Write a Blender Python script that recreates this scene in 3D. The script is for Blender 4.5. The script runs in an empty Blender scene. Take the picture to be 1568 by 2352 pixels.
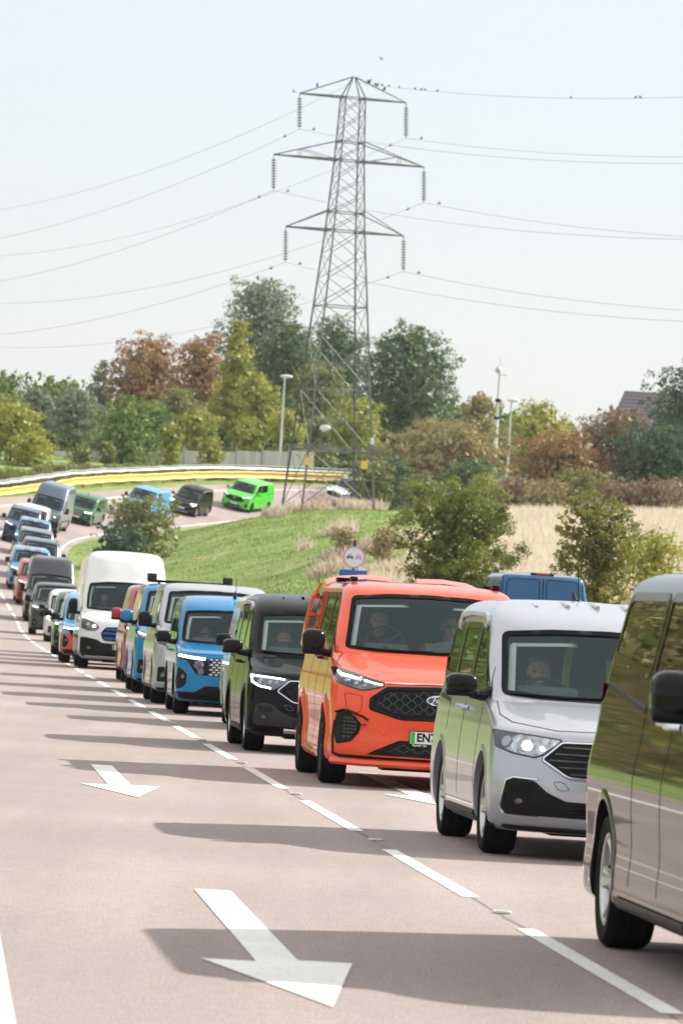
import bpy, bmesh, math, random
import numpy as np
from mathutils import Vector, Matrix
from mathutils.geometry import delaunay_2d_cdt

rnd = random.Random(7)
scene = bpy.context.scene
col = scene.collection
R = math.radians

# ------------------------------------------------------------------ camera
FPX = 13067.0            # focal length in pixels of a 1568 x 2352 picture
CAMH = 1.64
ROLL = R(3.5)
PITCH = math.atan(230 / FPX)
cam_d = bpy.data.cameras.new("camera")
cam = bpy.data.objects.new("camera", cam_d)
col.objects.link(cam)
cam_d.sensor_fit = 'VERTICAL'
cam_d.sensor_height = 36
cam_d.sensor_width = 24
cam_d.lens = 200
cam_d.clip_start = 1
cam_d.clip_end = 20000
cam_d.dof.use_dof = True
cam_d.dof.focus_distance = 55
cam_d.dof.aperture_fstop = 8.5
cam.matrix_world = (Matrix.Translation((0, 0, CAMH)) @ Matrix.Rotation(math.pi / 2 + PITCH, 4, 'X')
                    @ Matrix.Rotation(ROLL, 4, 'Z'))
scene.camera = cam

# ------------------------------------------------------------------ light
SUN_EL = R(33)
SUN_AZ = math.atan2(0.84, 0.54)      # clockwise from +Y
world = bpy.data.worlds.new("World")
scene.world = world
world.use_nodes = True
wn = world.node_tree
bg = wn.nodes['Background']
sky = wn.nodes.new('ShaderNodeTexSky')
sky.sky_type = 'NISHITA'
sky.sun_disc = False
sky.sun_elevation = SUN_EL
sky.sun_rotation = SUN_AZ
sky.air_density = 1.0
sky.dust_density = 0.6
sky.ozone_density = 2.0
veil = wn.nodes.new('ShaderNodeMix'); veil.data_type = 'RGBA'      # thin high cloud over the blue, thicker overhead
veil.inputs[0].default_value = .8
stc = wn.nodes.new('ShaderNodeTexCoord'); sxyz = wn.nodes.new('ShaderNodeSeparateXYZ'); sramp = wn.nodes.new('ShaderNodeMapRange')
wn.links.new(stc.outputs['Generated'], sxyz.inputs[0]); wn.links.new(sxyz.outputs[2], sramp.inputs[0])
sramp.inputs[1].default_value = .02; sramp.inputs[2].default_value = .6
vcol = wn.nodes.new('ShaderNodeMix'); vcol.data_type = 'RGBA'
vcol.inputs[6].default_value = (2.66, 2.64, 2.84, 1); vcol.inputs[7].default_value = (5.3, 5.1, 4.7, 1)
wn.links.new(sramp.outputs[0], vcol.inputs[0]); wn.links.new(vcol.outputs[2], veil.inputs[7])
wn.links.new(sky.outputs[0], veil.inputs[6])
wn.links.new(veil.outputs[2], bg.inputs[0])
bg.inputs[1].default_value = 0.1
sun_d = bpy.data.lights.new("sun", 'SUN')
sun_d.energy = 3.15
sun_d.angle = R(0.6)
sun_d.color = (1, 0.94, 0.82)
sun = bpy.data.objects.new("sun", sun_d)
col.objects.link(sun)
sdir = Vector((math.sin(SUN_AZ) * math.cos(SUN_EL), math.cos(SUN_AZ) * math.cos(SUN_EL), math.sin(SUN_EL)))
sun.rotation_euler = sdir.to_track_quat('Z', 'Y').to_euler()
sun.location = (60, 40, 60)
scene.view_settings.view_transform = 'Standard'
scene.view_settings.look = 'None'
scene.view_settings.exposure = 1.35
scene.view_settings.gamma = 1
scene.render.engine = 'CYCLES'
scene.cycles.max_bounces = 6
scene.cycles.transparent_max_bounces = 24

# ------------------------------------------------------------------ picture <-> place
def ray(x, y):
    u = x - 784; v = y - 1176
    a = (u * math.cos(ROLL) + v * math.sin(ROLL)) / FPX
    b = (-u * math.sin(ROLL) + v * math.cos(ROLL)) / FPX
    return Vector((a, math.cos(PITCH) + b * math.sin(PITCH), math.sin(PITCH) - b * math.cos(PITCH)))
def at(x, y, Y):
    d = ray(x, y); t = Y / d.y
    return Vector((d.x * t, Y, CAMH + d.z * t))
def sc(Y): return FPX / Y

# ------------------------------------------------------------------ materials
def nodes_of(name):
    m = bpy.data.materials.new(name); m.use_nodes = True
    nt = m.node_tree
    return m, nt, nt.nodes['Principled BSDF']
def setp(b, **k):
    for n, v in k.items():
        b.inputs[n.replace('_', ' ')].default_value = v
def rgba(c): return (c[0], c[1], c[2], 1)
MATS = {}
def mat(name, c, rough=.5, metal=0, coat=0, noise=.0, nscale=8, emit=None, spec=.5, bump=0, bscale=30):
    if name in MATS: return MATS[name]
    m, nt, b = nodes_of(name)
    b.inputs['Roughness'].default_value = rough
    b.inputs['Metallic'].default_value = metal
    b.inputs['Coat Weight'].default_value = coat
    b.inputs['Coat Roughness'].default_value = .03
    b.inputs['Specular IOR Level'].default_value = spec
    b.inputs['Base Color'].default_value = rgba(c)
    tc = nt.nodes.new('ShaderNodeTexCoord')
    if noise:
        n = nt.nodes.new('ShaderNodeTexNoise'); n.inputs['Scale'].default_value = nscale
        n.inputs['Detail'].default_value = 5
        nt.links.new(tc.outputs['Object'], n.inputs['Vector'])
        r = nt.nodes.new('ShaderNodeMapRange')
        r.inputs[1].default_value = .3; r.inputs[2].default_value = .7
        r.inputs[3].default_value = 1 - noise; r.inputs[4].default_value = 1 + noise
        nt.links.new(n.outputs['Fac'], r.inputs[0])
        mx = nt.nodes.new('ShaderNodeMix'); mx.data_type = 'RGBA'; mx.blend_type = 'MULTIPLY'
        mx.inputs[0].default_value = 1
        mx.inputs[6].default_value = rgba(c)
        nt.links.new(r.outputs[0], mx.inputs[7])
        nt.links.new(mx.outputs[2], b.inputs['Base Color'])
    if bump:
        n2 = nt.nodes.new('ShaderNodeTexNoise'); n2.inputs['Scale'].default_value = bscale
        nt.links.new(tc.outputs['Object'], n2.inputs['Vector'])
        bu = nt.nodes.new('ShaderNodeBump'); bu.inputs['Strength'].default_value = bump
        nt.links.new(n2.outputs['Fac'], bu.inputs['Height'])
        nt.links.new(bu.outputs['Normal'], b.inputs['Normal'])
    if emit:
        b.inputs['Emission Color'].default_value = rgba(emit[0]); b.inputs['Emission Strength'].default_value = emit[1]
    MATS[name] = m
    return m
def paint(name, c, metal=.0, rough=.35, coat=.65, spec=.25):
    m = mat(name, c, rough=rough, metal=metal, coat=coat, noise=.04, nscale=3, spec=spec)
    return m
def glass_mat(name, tint, base=.06, rough=.01, gain=1.0, tintg=(.9, .95, 1, 1)):
    """pane you can see through, reflecting more at grazing angles"""
    if name in MATS: return MATS[name]
    m, nt, b = nodes_of(name)
    nt.nodes.remove(b)
    out = nt.nodes['Material Output']
    tr = nt.nodes.new('ShaderNodeBsdfTransparent'); tr.inputs[0].default_value = rgba(tint)
    gl = nt.nodes.new('ShaderNodeBsdfGlossy'); gl.inputs['Roughness'].default_value = rough
    gl.inputs['Color'].default_value = tintg
    fr = nt.nodes.new('ShaderNodeFresnel'); fr.inputs[0].default_value = 1.5
    mr = nt.nodes.new('ShaderNodeMapRange')
    mr.inputs[1].default_value = 0.04; mr.inputs[2].default_value = 1
    mr.inputs[3].default_value = base; mr.inputs[4].default_value = gain
    nt.links.new(fr.outputs[0], mr.inputs[0])
    mix = nt.nodes.new('ShaderNodeMixShader')
    nt.links.new(mr.outputs[0], mix.inputs[0])
    nt.links.new(tr.outputs[0], mix.inputs[1]); nt.links.new(gl.outputs[0], mix.inputs[2])
    nt.links.new(mix.outputs[0], out.inputs[0])
    MATS[name] = m
    return m

BLACK = mat('black_plastic', (.006, .006, .007), rough=.45, noise=.15, spec=.22)
GLOSSBLACK = mat('gloss_black', (.003, .003, .004), rough=.15, spec=.25, coat=.05)
GREYPL = mat('grey_plastic', (.016, .017, .019), rough=.5, noise=.1)
CHROME = mat('bright_trim', (.75, .77, .8), rough=.18, metal=1)
SILVTRIM = mat('silver_trim', (.5, .51, .53), rough=.35, metal=.8)
RUBBER = mat('rubber', (.007, .007, .008), rough=.85, noise=.25, nscale=20, spec=.15)
ALLOY = mat('alloy', (.55, .56, .58), rough=.25, metal=.9)
DKALLOY = mat('dark_alloy', (.03, .03, .033), rough=.3, metal=.6)
WHITEP = mat('white_plate', (.75, .75, .74), rough=.4)
GREENP = mat('plate_green', (.0, .5, .03), rough=.4)
BLUEOV = mat('badge_blue', (.006, .02, .09), rough=.2, coat=1)
LED = mat('daylight_lamp', (1, 1, 1), emit=((.93, .97, 1), 3.0))
LAMPHOT = mat('lit_bulb', (1, 1, 1), emit=((1, .82, .55), 2.5))
LAMPHOUSE = mat('lamp_housing', (.16, .17, .19), rough=.15, metal=.85, noise=.5, nscale=22)
LAMPCLEAR = glass_mat('lamp_lens', (.9, .9, .9), base=.08)
FRIT = mat('screen_border', (.002, .003, .004), rough=.1, spec=.1)
CRYSTAL = mat('clear_lamp_housing', (.55, .58, .62), rough=.12, metal=.9, noise=.6, nscale=26)
SCREEN = glass_mat('windscreen_glass', (.86, .91, .90), base=.06, tintg=(.58, .74, .80, 1))
SIDEGL = glass_mat('side_glass', (.55, .58, .57), base=.12)
PRIVGL = glass_mat('privacy_glass', (.06, .06, .06), base=.12)
INTER = mat('interior_trim', (.02, .021, .023), rough=.8)
INTERG = mat('dashboard_grey', (.09, .12, .12), rough=.7)
HEADLIN = mat('headlining', (.85, .88, .82), rough=.9)
REDLAMP = mat('red_lamp', (.5, .01, .01), rough=.2, coat=1)
AMBER = mat('amber_lamp', (.8, .25, .02), rough=.2, coat=1)

# ------------------------------------------------------------------ mesh helpers
class MB:
    def __init__(s): s.v = []; s.f = []
    def add(s, vs, fs):
        o = len(s.v); s.v += [tuple(p) for p in vs]; s.f += [tuple(i + o for i in f) for f in fs]
    def box(s, c, d, rz=0, M=None):
        x, y, z = [k / 2 for k in d]
        vs = [Vector((a * x, b * y, e * z)) for a in (-1, 1) for b in (-1, 1) for e in (-1, 1)]
        if M is None: M = Matrix.Rotation(rz, 3, 'Z')
        vs = [M @ p + Vector(c) for p in vs]
        s.add(vs, [(0, 1, 3, 2), (4, 6, 7, 5), (0, 4, 5, 1), (2, 3, 7, 6), (0, 2, 6, 4), (1, 5, 7, 3)])
    def rbox(s, c, d, r=.02, n=3, axis=1):
        """box with rounded corners in the plane across `axis` and bevelled faces"""
        dims = list(d); ax = axis; o = [i for i in range(3) if i != ax]
        hw, hh = dims[o[0]] / 2, dims[o[1]] / 2
        rr = min(r, hw * .98, hh * .98)
        def ring(ins, pos):
            pts = []
            for qx, qy, a0 in ((1, 1, 0), (-1, 1, 90), (-1, -1, 180), (1, -1, 270)):
                for k in range(n + 1):
                    a = R(a0 + 90 * k / n)
                    p = [0, 0, 0]
                    p[o[0]] = c[o[0]] + qx * (hw - rr) + (rr - ins) * math.cos(a)
                    p[o[1]] = c[o[1]] + qy * (hh - rr) + (rr - ins) * math.sin(a)
                    p[ax] = pos
                    pts.append(p)
            return pts
        b = min(rr * .6, dims[ax] * .45); hz = dims[ax] / 2
        rings = [ring(b, c[ax] - hz), ring(b * .3, c[ax] - hz + b * .3), ring(0, c[ax] - hz + b), ring(0, c[ax] + hz - b), ring(b * .3, c[ax] + hz - b * .3), ring(b, c[ax] + hz)]
        s.loft(rings, True, True)
    def loft(s, rings, closed=True, caps=False):
        n = len(rings[0]); vs = [p for r in rings for p in r]; fs = []
        for i in range(len(rings) - 1):
            for k in range(n if closed else n - 1):
                a = i * n + k; b = i * n + (k + 1) % n
                fs.append((a, b, b + n, a + n))
        if caps:
            fs.append(tuple(range(n))[::-1]); fs.append(tuple((len(rings) - 1) * n + k for k in range(n)))
        s.add(vs, fs)
    def tube(s, pts, r, n=6, caps=True):
        pts = [Vector(p) for p in pts]
        rs = r if isinstance(r, (list, tuple)) else [r] * len(pts)
        rings = []; prev = None
        for i, p in enumerate(pts):
            t = (pts[min(i + 1, len(pts) - 1)] - pts[max(i - 1, 0)])
            if t.length < 1e-9: t = Vector((0, 0, 1))
            t.normalize()
            if prev is None:
                a = t.cross(Vector((0, 0, 1)))
                if a.length < .1: a = t.cross(Vector((1, 0, 0)))
            else:
                a = prev - t * prev.dot(t)
            a.normalize(); prev = a; b = t.cross(a)
            rings.append([p + (a * math.cos(2 * math.pi * k / n) + b * math.sin(2 * math.pi * k / n)) * rs[i] for k in range(n)])
        s.loft(rings, True, caps)
    def beam(s, a, b, w):
        s.tube([a, b], w * .7, 4)
    def lathe(s, prof, c, axis='Y', n=24):
        """prof: (radius, offset) pairs turned round an axis through c"""
        rings = []
        for r, h in prof:
            ring = []
            for k in range(n):
                a = 2 * math.pi * k / n
                if axis == 'Y': p = (c[0] + r * math.cos(a), c[1] + h, c[2] + r * math.sin(a))
                elif axis == 'Z': p = (c[0] + r * math.cos(a), c[1] + r * math.sin(a), c[2] + h)
                else: p = (c[0] + h, c[1] + r * math.cos(a), c[2] + r * math.sin(a))
                ring.append(p)
            rings.append(ring)
        s.loft(rings, True, False)
    def ell(s, c, r, n=10, m=7, M=None):
        rings = []
        for i in range(m + 1):
            ph = math.pi * i / m
            ring = []
            for k in range(n):
                a = 2 * math.pi * k / n
                p = Vector((r[0] * math.sin(ph) * math.cos(a), r[1] * math.sin(ph) * math.sin(a), r[2] * math.cos(ph)))
                if M: p = M @ p
                ring.append(p + Vector(c))
            rings.append(ring)
        s.loft(rings, True, False)
    def mesh(s, name, m, smooth=True, fix=True, weld=0):
        me = bpy.data.meshes.new(name)
        me.from_pydata(s.v, [], s.f)
        if isinstance(m, (list, tuple)):
            for x in m: me.materials.append(x)
        elif m: me.materials.append(m)
        if fix or weld:
            bm = bmesh.new(); bm.from_mesh(me)
            if weld: bmesh.ops.remove_doubles(bm, verts=bm.verts, dist=weld)
            if fix: bmesh.ops.recalc_face_normals(bm, faces=bm.faces)
            bm.to_mesh(me); bm.free()
        if smooth:
            me.polygons.foreach_set('use_smooth', [True] * len(me.polygons))
            if smooth != 'all':
                try: me.set_sharp_from_angle(angle=R(40))
                except Exception: pass
        return me
    def build(s, name, m, parent=None, smooth=True, fix=True, weld=0):
        o = bpy.data.objects.new(name, s.mesh(name, m, smooth, fix, weld))
        col.objects.link(o)
        if parent: o.parent = parent
        return o
def empty(name, loc=(0, 0, 0), rz=0):
    o = bpy.data.objects.new(name, None); col.objects.link(o)
    o.location = loc; o.rotation_euler = (0, 0, rz); o.empty_display_size = .3
    return o
def tag(o, label=None, cat=None, group=None, kind=None):
    if label: o['label'] = label
    if cat: o['category'] = cat
    if group: o['group'] = group
    if kind: o['kind'] = kind
    return o
def copy_tree(o, parent=None, kids=None):
    if kids is None: kids = kids_map()
    c = o.copy(); col.objects.link(c); c.parent = parent
    for ch in kids.get(o, []): copy_tree(ch, c, kids)
    return c
def kids_map():
    d = {}
    for o in col.objects:
        if o.parent: d.setdefault(o.parent, []).append(o)
    return d
def text_mb(txt, size, shear=0, bold=0):
    """flat lettering as triangles in x,y; centred"""
    cu = bpy.data.curves.new('t', 'FONT'); cu.body = txt; cu.size = size; cu.shear = shear
    cu.align_x = 'CENTER'; cu.align_y = 'CENTER'; cu.offset = bold
    cu.resolution_u = 3
    o = bpy.data.objects.new('t', cu); col.objects.link(o)
    me = bpy.data.meshes.new_from_object(o)
    vs = [tuple(v.co) for v in me.vertices]; fs = [tuple(p.vertices) for p in me.polygons]
    bpy.data.objects.remove(o); bpy.data.curves.remove(cu); bpy.data.meshes.remove(me)
    return vs, fs
def interp(x, xs, ys): return float(np.interp(x, xs, ys))
def sstep(a, b, x):
    t = min(1, max(0, (x - a) / (b - a))); return t * t * (3 - 2 * t)
# ------------------------------------------------------------------ the road's path (lane line), away from the camera
PATH = [(6.7, -50, 0, 0), (3.19, 0, 0, 0), (-.315, 50, 0, 0), (-3.82, 100, 0, 0), (-7.33, 150, 0, 0), (-10.8, 200, .05, .5), (-12.3, 222, .22, 1),
        (-13.5, 240, .5, 2), (-14.9, 256, 1.15, 3), (-16.1, 269, 1.85, 4), (-17.2, 285, 2.75, 6), (-18.1, 300, 3.6, 8),
        (-18.9, 315, 4.4, 10), (-19.2, 327, 4.95, 11), (-18.95, 338, 5.5, 12), (-17.2, 350, 6.15, 12), (-14.3, 362, 6.8, 12),
        (-11.4, 374.5, 7.5, 12), (-8.2, 386, 8.2, 12), (-3.1, 397, 9.0, 12), (5, 406, 9.6, 11), (16, 411, 10, 10),
        (32, 414, 10.2, 8), (60, 414, 10.3, 5), (100, 412, 10.3, 3)]
def catmull(P, step=1.0):
    P = [np.array(p, float) for p in P]
    P = [2 * P[0] - P[1]] + P + [2 * P[-1] - P[-2]]
    out = []
    for i in range(1, len(P) - 2):
        L = np.linalg.norm(P[i + 1][:2] - P[i][:2]); n = max(2, int(L / step))
        t0 = 0; d = [max(1e-6, np.linalg.norm(P[i + k][:2] - P[i + k - 1][:2])) ** .5 for k in (0, 1, 2)]
        t1 = d[0]; t2 = t1 + d[1]; t3 = t2 + d[2]
        for k in range(n):
            t = t1 + (t2 - t1) * k / n
            A1 = (t1 - t) / t1 * P[i - 1] + t / t1 * P[i]
            A2 = (t2 - t) / (t2 - t1) * P[i] + (t - t1) / (t2 - t1) * P[i + 1]
            A3 = (t3 - t) / (t3 - t2) * P[i + 1] + (t - t2) / (t3 - t2) * P[i + 2]
            B1 = (t2 - t) / t2 * A1 + t / t2 * A2
            B2 = (t3 - t) / (t3 - t1) * A2 + (t - t1) / (t3 - t1) * A3
            out.append((t2 - t) / (t2 - t1) * B1 + (t - t1) / (t2 - t1) * B2)
    out.append(P[-2])
    return np.array(out)
PS = catmull(PATH, 1.0)
TT = np.gradient(PS[:, :2], axis=0); TT /= np.linalg.norm(TT, axis=1)[:, None]
NN = np.stack([TT[:, 1], -TT[:, 0]], 1)         # to the right of travel away from the camera
SS = np.concatenate([[0], np.cumsum(np.linalg.norm(np.diff(PS[:, :2], axis=0), axis=1))])
def path_at(s):
    i = float(np.interp(s, SS, np.arange(len(SS))))
    k = int(i); k = min(k, len(PS) - 2); f = i - k
    p = PS[k] * (1 - f) + PS[k + 1] * f; n = NN[k] * (1 - f) + NN[k + 1] * f; n /= np.linalg.norm(n)
    return p, n
def road_pt(s, l, up=0):
    p, n = path_at(s)
    b = math.tan(R(p[3]))
    return Vector((p[0] + n[0] * l, p[1] + n[1] * l, p[2] - (l - 1.35) * b + up))
def s_of_Y(Y): 
    k = np.argmax(PS[:, 1] >= Y); return SS[k]
RL, RR = -4.3, 3.9
S0 = lambda Y: float(np.interp(Y, PS[:, 1], SS)) if Y < 395 else None
def strip(name, l0, l1, s0, s1, up, m, step=2.0, nl=1):
    mb = MB(); n = max(1, int((s1 - s0) / step)); rings = []
    for i in range(n + 1):
        s = s0 + (s1 - s0) * i / n
        rings.append([road_pt(s, l0 + (l1 - l0) * k / nl, up) for k in range(nl + 1)])
    mb.loft(rings, False)
    return mb

ZR = ([-200, 100, 130, 160, 200, 260, 300, 330, 360, 400, 430, 480, 900, 5000], [0, .1, .35, .9, 2.3, 4.6, 6.3, 7.6, 8.0, 9.0, 9.8, 10.6, 14, 14])
def terrain_z(X, Y):
    """ground height, arrays in"""
    X = np.asarray(X, float); Y = np.asarray(Y, float)
    zi = np.interp(Y, *ZR)
    lat = np.clip(X, -3, 60) * np.interp(Y, [0, 50, 110, 150, 210], [0, 0, .165, .11, .045])
    zi = zi + lat + .03 * np.sin(X * .21 + Y * .07) * np.clip((Y - 140) / 80, 0, 1)
    shp = X.shape; x = X.ravel(); y = Y.ravel(); zi = zi.ravel()
    out = np.empty_like(x)
    for c in range(0, len(x), 20000):
        xx = x[c:c + 20000]; yy = y[c:c + 20000]
        d2 = (xx[:, None] - PS[None, :, 0]) ** 2 + (yy[:, None] - PS[None, :, 1]) ** 2
        k = np.argmin(d2, 1)
        dx = xx - PS[k, 0]; dy = yy - PS[k, 1]
        l = dx * NN[k, 0] + dy * NN[k, 1]
        dist = np.sqrt(d2[np.arange(len(k)), k])
        sgn = np.sign(l); lc = np.where(np.abs(l) > dist * .3, sgn * dist, l)
        tb = np.tan(np.radians(PS[k, 3]))
        lcl = np.clip(lc, RL, RR)
        zr = PS[k, 2] - (lcl - 1.35) * tb
        outside = lc < 0
        dd = np.where(outside, np.maximum(0, RL - lc), np.maximum(0, lc - RR))
        inside = (lc > RL + .35) & (lc < RR - .35)
        w = np.clip(dd / np.where(PS[k, 1] > 215, 15, 7), 0, 1); w = w * w * (3 - 2 * w)
        zo = zr + np.minimum(dd * .06, 2.0) - .5 * np.clip(dd / .9, 0, 1) * np.clip((PS[k, 1] - 290) / 30, 0, 1) * np.clip((372 - PS[k, 1]) / 22, 0, 1)
        near = np.clip((PS[k, 1] - 180) / 60, 0, 1)
        zo = zo * near + (zr + np.minimum(dd * .03, .6)) * (1 - near)
        z = np.where(outside, zo, zr * (1 - w) + zi[c:c + 20000] * w)
        z = np.where(inside, zr - np.where(PS[k, 1] < 200, .06, .3), z - .015)
        out[c:c + 20000] = z
    return out.reshape(shp)
def gz(X, Y): return float(terrain_z(np.array([X]), np.array([Y]))[0])

# ------------------------------------------------------------------ ground materials
def asphalt():
    m, nt, b = nodes_of('pink_asphalt')
    tc = nt.nodes.new('ShaderNodeTexCoord')
    def noise(s, d=4, v=None):
        n = nt.nodes.new('ShaderNodeTexNoise'); n.inputs['Scale'].default_value = s; n.inputs['Detail'].default_value = d
        nt.links.new(v or tc.outputs['Object'], n.inputs['Vector']); return n
    fine = noise(70, 3); mid = noise(9, 5)
    mp = nt.nodes.new('ShaderNodeMapping'); mp.inputs['Scale'].default_value = (.9, .05, 1); mp.inputs['Rotation'].default_value = (0, 0, -.07)
    nt.links.new(tc.outputs['Object'], mp.inputs[0]); streak = noise(1.4, 4, mp.outputs[0]); big = noise(.22, 3)
    ra = nt.nodes.new('ShaderNodeValToRGB')
    e = ra.color_ramp.elements
    e[0].position = .34; e[0].color = (.165, .130, .125, 1)
    e[1].position = .66; e[1].color = (.42, .348, .335, 1)
    x = e.new(.5); x.color = (.29, .238, .228, 1)
    nt.links.new(fine.outputs['Fac'], ra.inputs[0])
    def mul(inp, n, lo, hi):
        r = nt.nodes.new('ShaderNodeMapRange'); r.inputs[1].default_value = .3; r.inputs[2].default_value = .7
        r.inputs[3].default_value = lo; r.inputs[4].default_value = hi
        nt.links.new(n.outputs['Fac'], r.inputs[0])
        mx = nt.nodes.new('ShaderNodeMix'); mx.data_type = 'RGBA'; mx.blend_type = 'MULTIPLY'; mx.inputs[0].default_value = 1
        nt.links.new(inp, mx.inputs[6]); nt.links.new(r.outputs[0], mx.inputs[7]); return mx.outputs[2]
    c = mul(ra.outputs[0], mid, .9, 1.1); c = mul(c, streak, .86, 1.08); c = mul(c, big, .89, 1.08)
    nt.links.new(c, b.inputs['Base Color'])
    b.inputs['Roughness'].default_value = .8
    bu = nt.nodes.new('ShaderNodeBump'); bu.inputs['Strength'].default_value = .35; bu.inputs['Distance'].default_value = .01
    nt.links.new(fine.outputs['Fac'], bu.inputs['Height']); nt.links.new(bu.outputs['Normal'], b.inputs['Normal'])
    return m
def ramp_noise(name, cols, scale, rough=.9, detail=6, second=None, stretch=None, bump=.3):
    m, nt, b = nodes_of(name)
    tc = nt.nodes.new('ShaderNodeTexCoord'); v = tc.outputs['Object']
    if stretch:
        mp = nt.nodes.new('ShaderNodeMapping'); mp.inputs['Scale'].default_value = stretch
        nt.links.new(v, mp.inputs[0]); v = mp.outputs[0]
    n = nt.nodes.new('ShaderNodeTexNoise'); n.inputs['Scale'].default_value = scale; n.inputs['Detail'].default_value = detail
    nt.links.new(v, n.inputs['Vector'])
    ra = nt.nodes.new('ShaderNodeValToRGB'); e = ra.color_ramp.elements
    k = len(cols)
    e[0].position = .3; e[0].color = rgba(cols[0]); e[1].position = .7; e[1].color = rgba(cols[-1])
    for i in range(1, k - 1):
        x = e.new(.3 + .4 * i / (k - 1)); x.color = rgba(cols[i])
    nt.links.new(n.outputs['Fac'], ra.inputs[0])
    c = ra.outputs[0]
    if second:
        sc2, lo, hi = second
        n2 = nt.nodes.new('ShaderNodeTexNoise'); n2.inputs['Scale'].default_value = sc2; n2.inputs['Detail'].default_value = 3
        nt.links.new(v, n2.inputs['Vector'])
        r = nt.nodes.new('ShaderNodeMapRange'); r.inputs[1].default_value = .3; r.inputs[2].default_value = .7
        r.inputs[3].default_value = lo; r.inputs[4].default_value = hi; nt.links.new(n2.outputs['Fac'], r.inputs[0])
        mx = nt.nodes.new('ShaderNodeMix'); mx.data_type = 'RGBA'; mx.blend_type = 'MULTIPLY'; mx.inputs[0].default_value = 1
        nt.links.new(c, mx.inputs[6]); nt.links.new(r.outputs[0], mx.inputs[7]); c = mx.outputs[2]
    nt.links.new(c, b.inputs['Base Color']); b.inputs['Roughness'].default_value = rough
    b.inputs['Specular IOR Level'].default_value = .2
    if bump:
        bu = nt.nodes.new('ShaderNodeBump'); bu.inputs['Strength'].default_value = bump; bu.inputs['Distance'].default_value = .1
        nt.links.new(n.outputs['Fac'], bu.inputs['Height']); nt.links.new(bu.outputs['Normal'], b.inputs['Normal'])
    MATS[name] = m
    return m
M_ROAD = asphalt()
M_LINE = ramp_noise('road_paint', [(.45, .42, .40), (.76, .75, .71), (.79, .79, .76), (.80, .80, .77), (.80, .80, .78)], 30, rough=.6, detail=8, second=(1.2, .9, 1.03), bump=0)
M_GRASS = ramp_noise('short_grass', [(.135, .215, .045), (.155, .235, .053), (.18, .25, .065), (.22, .27, .09), (.32, .32, .15)], .6, detail=12, second=(.10, .93, 1.06), stretch=(1, .35, 1), bump=0)
M_DRY = ramp_noise('dry_meadow', [(.40, .34, .26), (.47, .41, .325), (.52, .47, .385)], .5, second=(3, .8, 1.15), stretch=(1.6, .35, 1))

# ------------------------------------------------------------------ ground sheet
def ground():
    xs = np.concatenate([[-1500, -500, -220, -120], np.arange(-84, 90, 1.5), [110, 160, 260, 600, 1500]])
    ys = np.concatenate([[-900, -400, -150], np.arange(-60, 200, 4), np.arange(200, 440, 1.5), [450, 470, 500, 560, 700, 1000, 1900]])
    XX, YY = np.meshgrid(xs, ys)
    Z = terrain_z(XX, YY)
    nx, ny = len(xs), len(ys)
    vs = np.stack([XX.ravel(), YY.ravel(), Z.ravel()], 1)
    fs = [(j * nx + i, j * nx + i + 1, (j + 1) * nx + i + 1, (j + 1) * nx + i) for j in range(ny - 1) for i in range(nx - 1)]
    me = bpy.data.meshes.new('ground'); me.from_pydata([tuple(v) for v in vs], [], fs)
    me.materials.append(M_GRASS); me.materials.append(M_DRY)
    mi = []
    for j in range(ny - 1):
        for i in range(nx - 1):
            x = (xs[i] + xs[i + 1]) / 2; y = (ys[j] + ys[j + 1]) / 2
            edge = interp(y, [120, 180, 200, 230, 262, 300, 335], [.6, .6, 1.4, 1.9, 3.3, 5.2, 5.2]) + .5 * math.sin(y * .31) + rnd.uniform(-.5, .5)
            dry = x > edge + (300 - y) * .0 and 120 < y < 372
            mi.append(1 if dry else 0)
    me.polygons.foreach_set('material_index', mi)
    me.polygons.foreach_set('use_smooth', [True] * len(me.polygons))
    o = bpy.data.objects.new('ground', me); col.objects.link(o); tag(o, kind='structure')
ground()
smax = SS[-1]
tag(strip('road', RL, RR, 0, smax, 0.0, M_ROAD, 1.5, 6).build('road', M_ROAD), kind='structure')

for l0, sgn in ((RL, -1), (RR, 1)):
    g = MB(); rings = []
    for i in range(int((S0(392) + 30) / 1.5)):
        s_ = i * 1.5; ring = []
        for f in (0, .5, 1):
            q = road_pt(s_, l0 + sgn * (2.4 * f - .04)); zt = gz(q.x, q.y) + .03
            q.z = (q.z - .012) * (1 - f) + zt * f if f in (0, 1) else max(zt, (q.z * .5 + zt * .5))
            ring.append(q)
        rings.append(ring)
    g.loft(rings, False); tag(g.build('verge', M_GRASS), kind='structure')

# service road that forks off to the right
def fork_pt(y, l):
    x = interp(y, [-60, 0, 60, 100, 140, 200, 300], [13.3, 9.4, 6.4, 4.4, 6.5, 17, 44])
    return x + l
mb = MB(); rings = []
FK = catmull([(13.2, -60, 0, 0), (8.8, 0, 0, 0), (4.9, 60, 0, 0), (4.6, 95, 0, 0), (4.2, 116, 0, 0), (5.6, 138, 0, 0), (11, 163, 0, 0), (24, 195, 0, 0), (50, 230, 0, 0)], 2)
FT = np.gradient(FK[:, :2], axis=0); FT /= np.linalg.norm(FT, axis=1)[:, None]
for i in range(len(FK)):
    n = (FT[i, 1], -FT[i, 0])
    rings.append([Vector((FK[i, 0] + n[0] * l, FK[i, 1] + n[1] * l, gz(FK[i, 0] + n[0] * l, FK[i, 1] + n[1] * l) + .03)) for l in (-3, -1.5, 0, 1.5, 3)])
for r in rings:
    zc = max(p.z for p in r)
    for p in r: p.z = zc + .01
mb.loft(rings, False)
tag(mb.build('service_road', M_ROAD), kind='structure')

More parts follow.
